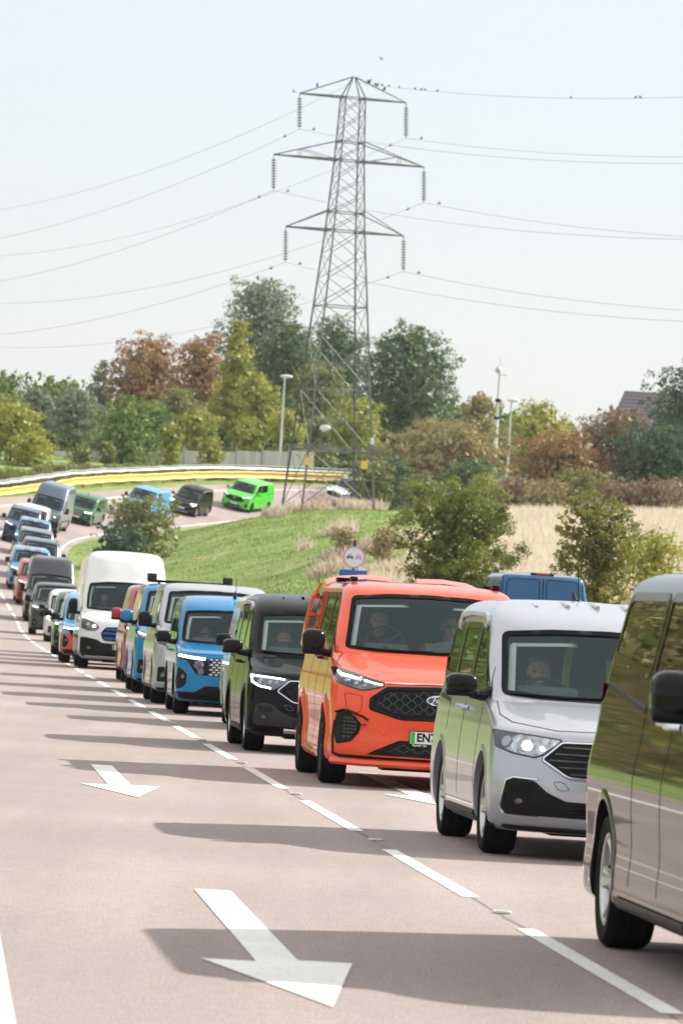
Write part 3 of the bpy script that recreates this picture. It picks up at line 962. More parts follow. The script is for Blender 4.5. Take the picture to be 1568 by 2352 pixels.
    for mode in 'ST':
        for xx in (A0 - .03, d1 - .005, d1 + 1.0):
            pts = [(xx, bl + .0), (xx, .95), (xx, .6), (xx + (.0 if xx > ax + .7 else .1), .36)]
            if xx < ax + arch_r + .1: pts = [(xx, bl), (xx, .95), (max(xx, ax + arch_r + .06), .62), (max(xx, ax + arch_r + .08), .36)]
            if abs(xx - (ax + wb)) < arch_r: pts = pts[:2] + [(xx, r + arch_r + .08)]
            stroke(B, mode, pts, .009, -.001, .0015, seam)
            stroke(B, mode, [(xx, bl), (xx, wt)], .009, -.001, .0015, seam) if xx > d1 - .02 else None
        rg_ = MB(); stroke(B, mode, [(d1 + 1.05, bz(d1 + 1) - .15), (L - .35, bz(L) - .15)], .035, .002, .001, rg_); rg_.build('door_rail', BLACK, root)
        stroke(B, mode, [(A0 + .1, .33), (ax + wb - arch_r - .06, .33)], .012, -.001, .0015, seam)
    # bonnet shut line
    zt = opt.get('bonnet', None)
    if zt:
        stroke(B, 'F', mP(zt, -1), .009, -.001, .002, seam); stroke(B, 'F', zt, .009, -.001, .002, seam)
    seam.build('panel_seams', GLOSSBLACK, root)
    for mode, sg in (('S', 1), ('T', -1)):
        for xx in (d1 - .13, d1 + .12):
            p = B.P(mode, xx, bz(xx) - .15)
            g = MB(); g.tube([p + Vector((-.1, sg * .0, 0)), p + Vector((-.08, sg * .045, .0)), p + Vector((.08, sg * .045, 0)), p + Vector((.1, 0, 0))], .016, 8)
            o = g.build('door_handle', opt.get('handle') or paint_m, root)
            if not opt.get('handle'): P.append(o)
    # interior
    swz = spec['swz']; sx = spec['seatx']
    g = MB()
    dx = B.fx(0, bl) + .1
    hz = bl - .045
    g.rbox((dx + .28, 0, hz - .09), (.62, 1.62, .2), r=.06, axis=1)
    g.rbox((dx + .42, .42, hz + .045), (.26, .44, .15), r=.05, axis=1); g.rbox((dx + .40, -.1, hz + .0), (.3, .5, .09), r=.04, axis=1)
    dash_o = g.build('dashboard', INTERG, root)
    if opt.get('tray'): 
        g = MB(); g.box((dx + .22, -.2, hz + .1), (.25, .52, .09)); g.build('document_tray', mat('tray_grey', (.2, .21, .21), rough=.6), root, smooth=False)
    sw = MB(); M = Matrix.Translation((sx - .50, .42, swz - .03)) @ Matrix.Rotation(R(-62), 4, 'Y')
    ring = [M @ Vector((.185 * math.cos(2 * math.pi * k / 28), .185 * math.sin(2 * math.pi * k / 28), 0)) for k in range(29)]
    sw.tube(ring, .013, 8, caps=False)
    for a in (0, 125, 235): sw.tube([M @ Vector((0, 0, 0)), M @ Vector((.18 * math.cos(R(a + 180)), .18 * math.sin(R(a + 180)), 0))], .018, 6)
    sw.ell(M @ Vector((0, 0, 0)), (.06, .06, .05)); sw.tube([M @ Vector((0, 0, 0)), M @ Vector((.0, 0, 0)) + Vector((-.3, 0, -.1))], .03, 6)
    sw.build('steering_wheel', mat('wheel_leather', (.012, .013, .014), rough=.6), root)
    hd = spec['head']
    for y in (.44, -.40):
        g = MB(); g.rbox((sx + .22, y, hd - .52), (.16, .5, .62), r=.09, axis=0); g.rbox((sx + .24, y, hd - .06), (.1, .27, .2), r=.06, axis=0)
        g.rbox((sx - .05, y, hd - .86), (.5, .5, .16), r=.06, axis=2)
        g.tube([(sx + .24, y - .07, hd - .25), (sx + .24, y - .07, hd - .12)], .01, 5); g.tube([(sx + .24, y + .07, hd - .25), (sx + .24, y + .07, hd - .12)], .01, 5)
        g.build('seat', INTER, root)
    g = MB()
    bx = sx + (.5 if opt.get('bulkhead', True) else 2.2)
    g.box((bx, 0, (spec['wtop'] + .34) / 2), (.02, 1.5, spec['wtop'] - .34)); g.box((2.2, 0, .55), (2.6, 1.6, .04))
    g.box((2.0 + (bx - 2) / 2, 0, wt + .045), (bx - 1.7, 1.3, .01))
    g.build('cabin_lining', INTER, root)
    # wipers
    g = MB()
    zz = spec['screen'][0][1] + .012
    for pts in ([(.72, zz + .02), (.35, zz + .008), (-.02, zz + .015)], [(.02, zz + .004), (-.35, zz + .02), (-.66, zz + .03)]):
        stroke(B, 'F', pts, .016, .012, .006, g)
    g.build('wipers', BLACK, root)
    # mirrors
    mx, mz = spec['mirror']; mm = opt.get('mirror_mat', GLOSSBLACK)
    mw, mh = {'CUSTOM': (.22, .24), 'CONNECT': (.23, .16), 'COURIER': (.22, .17), 'TRANSIT': (.2, .36)}[kind]
    Wm = B.lev(mz - .05)[1]
    for sg in (1, -1):
        g = MB(); cy = sg * (Wm + .15 + mw / 2 - .07)
        rings = []
        for f, k in ((-.085, .55), (-.07, .8), (-.035, .97), (.02, 1.0), (.06, .97)):
            n = 24; rg = []
            for i in range(n):
                a = 2 * math.pi * i / n; c, s_ = math.cos(a), math.sin(a); e = 2 / 3.4
                rg.append((mx + f + .01, cy + mw / 2 * k * math.copysign(abs(c) ** e, c), mz + mh / 2 * k * math.copysign(abs(s_) ** e, s_)))
            rings.append(rg)
        g.loft(rings, True, True)
        mo = g.build('door_mirror', mm, root)
        if mm is paint_m: P.append(mo)
        g = MB(); g.rbox((mx + .0, cy, mz - mh * .34), (.135, mw * .99, mh * .36), r=.04, axis=1)
        g.tube([(mx + .02, cy - sg * mw * .3, mz - mh * .38), (mx + .06, sg * (Wm + .04), mz - mh * .45), (mx + .12, sg * (Wm - .04), mz - mh * .3)], [.035, .04, .05], 8)
        g.add([B.P('S' if sg > 0 else 'T', *q) + Vector((0, sg * .006, 0)) for q in ((A0 - .18, bl - .03), (A0 + .13, bl - .02), (A0 + .10, bl + .2), (A0 + .0, bl + .1))], [(0, 1, 2, 3)])
        g.build('mirror_arm', BLACK, mo)
        g = MB(); g.rbox((mx + .072, cy, mz + .01), (.006, mw * .86, mh * .8), r=.04, axis=0); g.build('mirror_glass', CHROME, mo)
    # wheels
    st = opt.get('wheel', 'twin'); rm = opt.get('rim', ALLOY)
    hwf = B.lev(r)[1] - tw / 2 - .012 + opt.get('track', 0)
    for xx in (ax, ax + wb):
        for sg in (1, -1): wheel(root, xx, sg * hwf, r, tw, st, rm, sg)
    # tail
    for sg in (1, -1): g = MB(); patch(B, 'R', mP([(B.lev(1.1)[1] - .17, .85), (B.lev(1.1)[1] - .03, .85), (B.lev(1.1)[1] - .03, 1.35), (B.lev(1.1)[1] - .15, 1.35)], sg), .008, .05, mb=g); g.build('tail_lamp', REDLAMP, root)
    if opt.get('tail'):
        s2 = MB(); zt0, zt1 = .5, wt + .06
        for a, b in (((0, zt0), (0, zt1)),): stroke(B, 'R', [a, b], .016, -.002, .003, s2)
        for sg in (1, -1):
            Q = rpoly([(sg * .07, bl - .05), (sg * .07, wt), (sg * .70, wt - .02), (sg * .76, bl - .05)], .08)
            stroke(B, 'R', Q, .014, -.002, .003, s2, closed=True)
            stroke(B, 'R', [(sg * .82, zt0), (sg * .84, 1.2), (sg * .79, zt1 - .03), (sg * .7, zt1)], .014, -.002, .003, s2)
            patch(B, 'R', inset(Q, .02), .002, .06).build('rear_window', pm_rear, root)
        stroke(B, 'R', [(-.7, zt1), (.7, zt1)], .014, -.002, .003, s2)
        s2.build('rear_door_seams', GLOSSBLACK, root)
        g = MB(); q = B.P('R', 0, zt1 + .035)
        g.rbox((q.x + .0, 0, q.z + .01), (.16, .46, .055), r=.03, axis=1); hb = g.build('brake_lamp_housing', BLACK, root)
        g = MB(); g.rbox((q.x + .08, 0, q.z + .012), (.02, .28, .035), r=.012, axis=0); g.build('high_brake_lamp', REDLAMP, hb)
        g = MB(); g.box((L + .01, 0, .75), (.02, .52, .11)); g.build('number_plate', mat('yellow_plate', (.8, .6, .05)), root)
    FRONTS[kind](B, root, paint_m, opt, P)
    if opt.get('rails'):
        for sg in (1, -1):
            g = MB(); yy = B.lev(spec['rows'][-6][0])[1] * 1.0
            zr = spec['rows'][-6][0] + .035
            x0 = B.lev(zr)[0] + .4
            g.tube([(x0, sg * yy, zr - .06), (x0 + .06, sg * yy, zr + .02), (x0 + .2, sg * yy, zr + .045), (x0 + 1.1, sg * yy * 1.0, zr + .055), (L - .75, sg * yy, zr + .035), (L - .62, sg * yy, zr - .06)], [.02, .028, .02, .02, .02, .02], 8)
            g.rbox((x0 + .05, sg * yy, zr - .012), (.16, .05, .075), r=.025, axis=1)
            g.build('roof_rail', opt['rails'], root)
    if opt.get('aerial'):
        g = MB(); zr = B.H; g.tube([(opt['aerial'], 0, zr - .01), (opt['aerial'] + .13, 0, zr + .26)], .005, 5); g.ell((opt['aerial'], 0, zr), (.04, .02, .02))
        g.tube([(opt['aerial'] + .25, 0, zr - .02), (opt['aerial'] + .33, 0, zr + .07)], [.03, .008], 6)
        g.build('roof_aerial', BLACK, root)
    if opt.get('ribs'):
        g = MB()
        zt2 = B.H
        for y in (-.45, -.22, 0, .22, .45):
            z = zt2 - .034 - abs(y) ** 2 * .12
            g.tube([(2.1, y, z - .01), (2.3, y, z + .008), (L - 1.4, y, z + .01), (L - .9, y, z - .03)], .018, 6)
        o = g.build('roof_ribs', paint_m, root); P.append(o)
    # move everything so that the origin is at the front axle
    for o in root.children:
        o.location.x -= ax
    root['_painted'] = ','.join(o.name for o in P)
    return root, B, P
def scr_top(spec): return spec['screen'][-1][1]

# ---- front ends
HEXM = mat('grille_lattice', (.05, .052, .055), rough=.25, coat=.5)
def slats(B, mode, poly, ys, w, h, m, root, name='grille_slats'):
    g = MB()
    for z in ys:
        xs = [x for x in np.arange(-.9, .9, .01) if in_poly(x, z, poly)]
        if len(xs) > 3: stroke(B, mode, [(xs[0], z), (xs[-1], z)], w, h, .002, g, step=.08)
    return g.build(name, m, root)
def hexgrid(B, poly, cw, ch, w, h, m, root, name='grille_mesh', clip=None):
    g = MB(); rows = int(1.2 / ch)
    z0 = min(p[1] for p in poly); z1 = max(p[1] for p in poly)
    j = 0; z = z0 - ch
    while z < z1 + ch:
        run = []
        for i in range(-int(1 / cw) - 1, int(1 / cw) + 2):
            for f, dz in ((0, 0), (.35, .5), (.65, .5), (1, 0)) if (i + j) % 2 == 0 else ((0, 0), (.35, -.5), (.65, -.5), (1, 0)):
                x = (i + f) * cw; zz = z + dz * ch
                if in_poly(x, zz, poly): run.append((x, zz))
                else:
                    if len(run) > 1: stroke(B, 'F', run, w, h, .002, g, step=.2)
                    run = []
        if len(run) > 1: stroke(B, 'F', run, w, h, .002, g, step=.2)
        z += ch; j += 1
    return g.build(name, m, root)
def lamp(B, root, poly, drl, discs, warm=None, house=None):
    for sg in (1, -1):
        hl = patch(B, 'F', mP(poly, sg), .003, .03).build('headlight', house or LAMPHOUSE, root)
        g = MB()
        for pts, w in drl: stroke(B, 'F', mP(pts, sg), w, .004, .008, g, step=.02)
        if drl: g.build('daylight_strip', LED, hl)
        g = MB(); ring = MB()
        for u, v, rr in discs:
            disc(B, 'F', sg * u, v, rr, .010, g, n=16); pass
        if discs:
            g.build('lamp_lens', LAMPHOT if warm else mat('projector_glass', (.35, .38, .42), rough=.05, metal=.9), hl)
        patch(B, 'F', mP(inset(poly, -.004), sg), .013, .03).build('lens_cover', LAMPCLEAR, hl)
        g = MB(); stroke(B, 'F', mP(inset(poly, -.002), sg), .012, .003, .004, g, closed=True, step=.03); g.build('lamp_edge', GLOSSBLACK, hl)

def front_custom(B, root, pm, opt, P):
    lampP = rpoly([(.975, 1.115), (.86, 1.09), (.70, 1.04), (.53, .985), (.53, .965), (.66, .93), (.73, .92), (.86, .95), (.955, .985)], .012, 2)
    lamp(B, root, lampP, [([(.93, 1.08), (.905, 1.055), (.83, 1.04), (.745, 1.015), (.735, 1.03)], .02), ([(.71, 1.01), (.62, .985), (.54, .975)], .016)] if opt.get('drl', True) else [],
         [(.86, 1.0, .028), (.78, .975, .024), (.7, .96, .02)])
    gr = rpoly(mir([(0, .985), (.50, .965), (.655, .85), (.66, .74), (.36, .655), (0, .66)]), .03)
    gp = patch(B, 'F', gr, .004, .05).build('grille', BLACK, root)
    if opt.get('msrt'):
        hexgrid(B, inset(gr, .045), .058, .042, .011, .014, HEXM, gp)
        g = MB(); stroke(B, 'F', inset(gr, .022), .045, .012, .003, g, closed=True); g.build('grille_frame', BLACK, gp)
    else:
        slats(B, 'F', inset(gr, .03), (.70, .76, .82, .88), .03, .016, opt.get('slatmat', GLOSSBLACK), gp)
        g = MB(); stroke(B, 'F', inset(gr, .01), .02, .012, .003, g, closed=True); g.build('grille_frame', opt.get('frame', GLOSSBLACK), gp)
    g = MB(); stroke(B, 'F', [(-.52, .992), (0, 1.005), (.52, .992)], .015, .008, .006, g); g.build('grille_top_trim', CHROME if opt.get('msrt') else GLOSSBLACK, gp)
    badge(B, 0, .855, .125, gp)
    low = rpoly(mir([(0, .465), (.36, .465), (.60, .35), (.66, .315), (0, .31)]), .02)
    lp = patch(B, 'F', low, .004, .05).build('lower_intake', BLACK, root)
    hexgrid(B, inset(low, .03), .07, .035, .009, .012, HEXM, lp)
    if opt.get('msrt'):
        for sg in (1, -1):
            duct = [(.945, .69), (.90, .715), (.83, .70), (.775, .665), (.72, .60), (.73, .53), (.80, .43), (.93, .395), (.96, .5)]
            sp = patch(B, 'F', mP(rpoly(duct, .02), sg), .005, .04).build('air_duct', BLACK, root)
            inn = rpoly([(.88, .68), (.80, .66), (.742, .60), (.755, .53), (.82, .45), (.89, .44)], .01)
            g = MB()
            for z in (.475, .51, .545, .58, .615, .65): 
                xs = [x for x in np.arange(.6, .93, .01) if in_poly(x, z, inn)]
                if len(xs) > 2: stroke(B, 'F', mP([(xs[0], z), (xs[-1], z)], sg), .014, .006, .006, g)
            for x in (.77, .80, .83, .86):
                zs = [z for z in np.arange(.42, .72, .01) if in_poly(x, z, inn)]
                if len(zs) > 2: stroke(B, 'F', mP([(x, zs[0]), (x, zs[-1])], sg), .008, .005, .006, g)
            g.build('duct_mesh', HEXM, sp)
            g = MB(); stroke(B, 'F', mP(rpoly([(.885, .885), (.725, .865), (.725, .735), (.76, .70), (.86, .735)], .03), sg), .006, -.002, .002, g, closed=True, step=.03); g.build('washer_panel_seam', mat('red_seam', (.30, .03, .012), rough=.5), root)
            g = MB(); stroke(B, 'F', mP([(.945, .70), (.88, .725), (.80, .70), (.70, .665), (.655, .635)], sg), .022, .018, .006, g); stroke(B, 'F', mP([(.90, .60), (.78, .59), (.67, .595)], sg), .012, .03, .006, g)
            stroke(B, 'F', mP([(.90, .51), (.82, .50), (.74, .505)], sg), .012, .03, .006, g)
            g.build('duct_fins', GLOSSBLACK, sp)
            g = MB(); disc(B, 'F', sg * .51, .535, .028, .002, g, n=18); o = g.build('tow_cap', pm, root); P.append(o)
            # bumper side seam and wide arch flares
        g = MB(); stroke(B, 'F', [(-.95, .255), (-.7, .25), (0, .25), (.7, .25), (.95, .255)], .06, .05, .0, g)
        o = g.build('front_splitter', pm, root); P.append(o)
        g = MB(); stroke(B, 'F', [(-.9, .292), (-.5, .288), (0, .288), (.5, .288), (.9, .292)], .02, .012, .004, g); g.build('splitter_slot', GLOSSBLACK, root)
        for mode in 'ST': g = MB(); stroke(B, mode, [(1.52, .27), (2.4, .25), (3.5, .27)], .09, .028, .0, g); o = g.build('side_skirt', pm, root)
        for sg in (1, -1): g = MB(); stroke(B, 'F', mP([(.955, .62), (.965, .45), (.955, .31), (.90, .292), (.6, .29)], sg), .03, .008, .004, g); g.build('bumper_edge', GLOSSBLACK, root)
        for axx in (.99, 4.09):
            for mode in 'ST':
                g = MB(); rings = []
                for k in range(25):
                    a = R(-18 + 216 * k / 24); ring = []
                    for rr, o_ in ((.42, -.03), (.418, .028), (.44, .032), (.47, .012), (.52, .0)):
                        x = axx + rr * math.cos(a); z = max(.24, .35 + rr * math.sin(a))
                        ring.append(B.P(mode, x, z) + Vector((0, (1 if mode == 'S' else -1) * o_, 0)))
                    rings.append(ring)
                g.loft(rings, False); o = g.build('arch_flare', pm, root); P.append(o)
        g = MB()
        # rear roof spoiler in two blades with side fins
        for sg in (1, -1):
            g.loft([[Vector(p) for p in ((4.62, sg * y0, z0), (4.85, sg * y0, z0 + .045), (5.08, sg * y0, z0 + .03), (5.0, sg * y0, z0 - .01))] for y0, z0 in ((.14, 1.985), (.4, 1.995), (.66, 1.97), (.80, 1.92))], True, True)
            g.loft([[Vector(p) for p in ((4.75, sg * y0, z0), (4.95, sg * y0, z0), (4.95, sg * (y0 + .03), z0), (4.75, sg * (y0 + .03), z0))] for y0, z0 in ((.82, 1.93), (.90, 1.75), (.95, 1.5), (.97, 1.3), (.955, 1.26))], True, True)
            for z in (1.78, 1.6, 1.45): g.box((4.85, sg * .87, z), (.04, .12, .03))
        o = g.build('roof_spoiler', pm, root); P.append(o)
        for sg in (1, -1):
            g = MB(); g.rbox((2.3, sg * .70, 1.975), (.2, .07, .05), r=.03, axis=1)
            for x in (2.85, 2.95, 3.1): g.box((x, sg * .70, 1.975), (.12, .15, .02)); g.box((x + .05, sg * .77, 1.965), (.04, .08, .04))
            g.tube([(2.35, sg * .70, 1.965), (4.4, sg * .70, 1.955)], .012, 6); g.build('roof_bar_mount', BLACK, root)
    else:
        for sg in (1, -1):
            g = MB(); duct = rpoly([(.92, .60), (.80, .60), (.74, .44), (.80, .36), (.93, .36)], .03)
            patch(B, 'F', mP(duct, sg), .004, .04, mb=g); sp = g.build('fog_lamp_recess', BLACK, root)
            g = MB(); disc(B, 'F', sg * .84, .47, .04, .01, g); g.build('fog_lamp', LAMPHOUSE, sp)
        g = MB(); stroke(B, 'F', [(-.95, .24), (0, .24), (.95, .24)], .09, .012, .002, g); g.build('lower_skirt', BLACK, root)
        for mode in 'ST': g = MB(); stroke(B, mode, [(1.5, .26), (B.L - 1.5, .26)], .08, .012, .0, g); g.build('side_sill', BLACK, root)
    if opt.get('plate') is not None: plate(B, .50, root, opt['plate'], under=bool(opt.get('msrt')), green=True)

def front_connect(B, root, pm, opt, P):
    lampP = rpoly([(.905, .885), (.80, .872), (.65, .86), (.47, .842), (.475, .83), (.60, .735), (.65, .715), (.80, .738), (.895, .775)], .012, 2)
    if opt.get('halogen'):
        lamp(B, root, lampP, [], [(.72, .795, .05), (.83, .81, .042)], warm=False, house=CRYSTAL)
        for sg in (1, -1):
            g = MB(); disc(B, 'F', sg * .70, .79, .036, .016, g); disc(B, 'F', sg * .60, .775, .016, .016, g); o = g.build('lit_bulb', LAMPHOT, root)
    else:
        lamp(B, root, lampP, [([(.52, .838), (.68, .852), (.82, .862), (.885, .868), (.875, .80), (.80, .752), (.67, .73)], .018)], [(.79, .81, .03), (.68, .80, .026), (.61, .80, .022)])
    gr = rpoly(mir([(0, .845), (.47, .835), (.60, .72), (.60, .69), (.42, .575), (0, .55)]), .03)
    gp = patch(B, 'F', gr, .004, .05).build('grille', BLACK, root)
    if opt.get('mesh'): hexgrid(B, inset(gr, .04), .07, .045, .009, .012, GLOSSBLACK, gp)
    else: slats(B, 'F', inset(gr, .035), (.61, .655, .70, .745, .79), .018, .018, HEXM, gp)
    g = MB(); stroke(B, 'F', inset(gr, .012), .020, .012, .003, g, closed=True); g.build('grille_frame', CHROME, gp)
    badge(B, 0, .735, .1, gp)
    low = rpoly(mir([(0, .41), (.42, .42), (.55, .475), (.64, .55), (.76, .565), (.83, .54), (.85, .33), (.80, .31), (0, .30)]), .02)
    lp = patch(B, 'F', low, .004, .05).build('lower_intake', GREYPL if opt.get('dark') else BLACK, root)
    for sg in (1, -1): g = MB(); stroke(B, 'F', mP(rpoly([(.52, .555), (.44, .55), (.40, .50), (.47, .49)], .02), sg), .005, -.002, .002, g, closed=True, step=.03); g.build('tow_cap_seam', mat('soft_seam', (.12, .12, .125), rough=.5), root)
    slats(B, 'F', rpoly(mir([(0, .40), (.36, .40), (.42, .32), (0, .32)]), .01), (.335, .36, .385), .008, .014, GLOSSBLACK, lp)
    for sg in (1, -1):
        g = MB(); stroke(B, 'F', mP([(.62, .562), (.78, .57), (.825, .545), (.86, .36), (.82, .305), (.60, .298)], sg), .018, .01, .005, g, step=.03)
        if not opt.get('dark'): g.build('intake_trim', CHROME, lp)
        g = MB(); disc(B, 'F', sg * .735, .405, .032, .012, g, ry=.022); g.build('fog_lamp', LAMPHOUSE, lp)
        g = MB()
        for z in (.52, .495, .47): stroke(B, 'F', mP([(.65, z), (.80, z)], sg), .010, .008, .005, g)
        g.build('intake_slats', GLOSSBLACK, lp)
    g = MB(); stroke(B, 'F', [(-.9, .222), (0, .212), (.9, .222)], .05, .012, .002, g); g.build('lower_skirt', BLACK, root)
    for mode in 'ST': g = MB(); stroke(B, mode, [(1.3, .25), (3.2, .25)], .08, .014, .0, g); g.build('side_sill', GREYPL if not opt.get('dark') else BLACK, root)
    if opt.get('skid'):
        g = MB(); stroke(B, 'F', [(-.5, .262), (0, .255), (.5, .262)], .06, .02, .008, g); g.build('skid_plate', SILVTRIM, root)
    if opt.get('plate') is not None: plate(B, .475, root, opt['plate'], green=False)

def front_courier(B, root, pm, opt, P):
    mask = rpoly([(.88, .885), (.60, .865), (.44, .835), (.43, .59), (.60, .60), (.68, .70), (.74, .80), (.87, .83)], .015, 2)
    for sg in (1, -1):
        hl = patch(B, 'F', mP(mask, sg), .004, .035).build('headlight', GLOSSBLACK, root)
        g = MB(); stroke(B, 'F', mP([(.86, .868), (.70, .845), (.62, .84), (.48, .83)], sg), .038, .006, .008, g); g.build('daylight_strip', LED, hl)
        g = MB(); disc(B, 'F', sg * .57, .745, .075, .008, g); disc(B, 'F', sg * .54, .645, .05, .008, g); g.build('lamp_lens', LAMPHOUSE, hl)
        vent = rpoly([(.86, .70), (.80, .66), (.74, .60), (.74, .46), (.80, .40), (.87, .37), (.89, .5)], .02)
        v = patch(B, 'F', mP(vent, sg), .004, .04).build('bumper_vent', BLACK, root)
        g = MB(); disc(B, 'F', sg * .79, .56, .035, .012, g); g.build('fog_lamp', LAMPHOUSE, v)
    gr = rpoly(mir([(0, .85), (.43, .85), (.43, .59), (0, .58)]), .02)
    gp = patch(B, 'F', gr, .005, .05).build('grille', BLACK, root)
    g = MB()
    j = 0; z = .61
    while z < .85:
        for i in range(-5, 6):
            x = (i + (.5 if j % 2 else 0)) * .078
            if abs(x) < .40: disc(B, 'F', x, z, .033, .014, g, n=6, ry=.017)
        z += .036; j += 1
    g.build('grille_studs', SILVTRIM, gp)
    badge(B, 0, .73, .09, gp)
    low = rpoly(mir([(0, .44), (.46, .44), (.62, .34), (.88, .34), (.88, .24), (0, .22)]), .02)
    lp = patch(B, 'F', low, .005, .05).build('lower_bumper', BLACK, root)
    slats(B, 'F', rpoly(mir([(0, .40), (.40, .40), (.46, .3), (0, .3)]), .01), (.32, .345, .37), .008, .014, GLOSSBLACK, lp)
    if opt.get('plate') is not None: plate(B, .48, root, opt['plate'], green=True)

def front_transit(B, root, pm, opt, P):
    lampP = rpoly([(1.0, 1.14), (.93, 1.14), (.72, 1.07), (.60, .99), (.60, .94), (.68, .88), (.86, .89), (.98, .93)], .015, 2)
    lamp(B, root, lampP, [([(.9, .93), (.78, .905), (.69, .91)], .014)] if opt.get('drl', True) else [], [(.70, .98, .045), (.84, 1.02, .05)], warm=None)
    for sg in (1, -1):
        g = MB(); disc(B, 'F', sg * .70, .98, .036, .016, g); g.build('lit_bulb', LAMPHOT, root)
    gr = rpoly(mir([(0, 1.0), (.44, .99), (.565, .84), (.53, .70), (.45, .64), (0, .63)]), .04)
    gp = patch(B, 'F', gr, .004, .05).build('grille', BLACK, root)
    slats(B, 'F', inset(gr, .04), (.72, .83, .93), .05, .02, opt.get('slatmat', GREYPL), gp)
    g = MB(); stroke(B, 'F', inset(gr, .008), .028, .016, .003, g, closed=True); g.build('grille_frame', CHROME if opt.get('slatmat') else GREYPL, gp)
    badge(B, 0, .83, .12, gp)
    low = rpoly(mir([(0, .60), (.50, .61), (.62, .68), (.9, .73), (1.005, .72), (1.0, .34), (.9, .27), (0, .26)]), .02)
    lp = patch(B, 'F', low, .005, .06).build('lower_bumper', BLACK, root)
    for sg in (1, -1):
        g = MB(); disc(B, 'F', sg * .80, .49, .05, .012, g, ry=.035); g.build('fog_lamp', LAMPHOUSE, lp)
    g = MB()
    for z in (.33, .37, .41): stroke(B, 'F', [(-.4, z), (.4, z)], .012, .014, .006, g)
    g.build('intake_slats', GLOSSBLACK, lp)
    g = MB()
    for mode in 'ST':
        stroke(B, mode, [(1.5, .32), (4.2, .32)], .12, .02, .0, g); stroke(B, mode, [(1.5, .72), (4.2, .72)], .1, .02, .0, g)
    g.build('side_moulding', BLACK, root)
    if opt.get('plate') is not None: plate(B, .525, root, opt['plate'], green=bool(opt.get('slatmat')))
FRONTS = dict(CUSTOM=front_custom, CONNECT=front_connect, COURIER=front_courier, TRANSIT=front_transit)
PRIVGL2 = mat('dark_blue_glass', (.012, .06, .13), rough=.05, coat=1)
# ================================================================== the convoy
def lin(*c): return tuple((x / 12.92 if x <= .04045 else ((x + .055) / 1.055) ** 2.4) for x in [k / 255 for k in c])
ORANGE = paint('orange_paint', (.86, .085, .024), metal=.12, rough=.3)
SILVER = paint('silver_paint', (.46, .48, .53), metal=.55, rough=.3)
BLACKP = paint('black_paint', (.004, .0045, .006), metal=.0, rough=.25, coat=.28, spec=.03)
NEARP = paint('near_black_paint', (.012, .012, .014), metal=.0, rough=.2)
NEARP.node_tree.nodes['Principled BSDF'].inputs['Coat Weight'].default_value = .9
NEARP.node_tree.nodes['Principled BSDF'].inputs['Specular IOR Level'].default_value = .0
BLUEP = paint('blue_paint', (.0, .20, .46), metal=.15, rough=.3)
BLUE2 = paint('deep_blue_paint', (.0, .16, .42), metal=.15, rough=.3)
WHITE = paint('white_paint', (.78, .79, .80), metal=0, rough=.3)
REDP = paint('red_paint', (.42, .02, .05), metal=.2, rough=.3)
GREENP2 = paint('green_paint', (.03, .13, .06), metal=.3, rough=.35)
GREYP = paint('grey_paint', (.05, .055, .07), metal=.4, rough=.35)
NAVY = paint('navy_paint', (.012, .045, .12), metal=.3, rough=.3)
SLATE = paint('slate_blue_paint', (.12, .16, .22), metal=.4, rough=.35)
LIME = paint('lime_paint', (.07, .60, .03), metal=.0, rough=.35)
SKYP = paint('sky_blue_paint', (.05, .33, .70), metal=.1, rough=.35)
NAVY2 = paint('dark_blue_paint', (.02, .10, .24), metal=.35, rough=.3)
BLUESLAT = mat('blue_slat', (.01, .12, .45), rough=.4)
def wrap_paint():
    m, nt, b = nodes_of('wrap_paint')
    tc = nt.nodes.new('ShaderNodeTexCoord'); sp = nt.nodes.new('ShaderNodeSeparateXYZ')
    nt.links.new(tc.outputs['Object'], sp.inputs[0])
    ra = nt.nodes.new('ShaderNodeValToRGB'); ra.color_ramp.interpolation = 'CONSTANT'
    e = ra.color_ramp.elements; e[0].position = 0; e[0].color = (.62, .04, .02, 1); e[1].position = .36; e[1].color = (.05, .38, .75, 1)
    mr = nt.nodes.new('ShaderNodeMapRange'); mr.inputs[1].default_value = 0; mr.inputs[2].default_value = 2
    nt.links.new(sp.outputs[2], mr.inputs[0]); nt.links.new(mr.outputs[0], ra.inputs[0])
    nt.links.new(ra.outputs[0], b.inputs['Base Color']); b.inputs['Coat Weight'].default_value = 1; b.inputs['Roughness'].default_value = .35
    return m
WRAP = wrap_paint()
def stripe_paint():
    m, nt, b = nodes_of('striped_paint')
    tc = nt.nodes.new('ShaderNodeTexCoord'); sp = nt.nodes.new('ShaderNodeSeparateXYZ')
    nt.links.new(tc.outputs['Object'], sp.inputs[0])
    ab = nt.nodes.new('ShaderNodeMath'); ab.operation = 'ABSOLUTE'; nt.links.new(sp.outputs[1], ab.inputs[0])
    g1 = nt.nodes.new('ShaderNodeMath'); g1.operation = 'GREATER_THAN'; g1.inputs[1].default_value = .10; nt.links.new(ab.outputs[0], g1.inputs[0])
    g2 = nt.nodes.new('ShaderNodeMath'); g2.operation = 'LESS_THAN'; g2.inputs[1].default_value = .40; nt.links.new(ab.outputs[0], g2.inputs[0])
    mu = nt.nodes.new('ShaderNodeMath'); mu.operation = 'MULTIPLY'; nt.links.new(g1.outputs[0], mu.inputs[0]); nt.links.new(g2.outputs[0], mu.inputs[1])
    mx = nt.nodes.new('ShaderNodeMix'); mx.data_type = 'RGBA'; nt.links.new(mu.outputs[0], mx.inputs[0])
    mx.inputs[6].default_value = (.0, .24, .52, 1); mx.inputs[7].default_value = (.02, .03, .045, 1)
    nt.links.new(mx.outputs[2], b.inputs['Base Color']); b.inputs['Coat Weight'].default_value = 1; b.inputs['Roughness'].default_value = .35
    return m
STRIPED = stripe_paint()

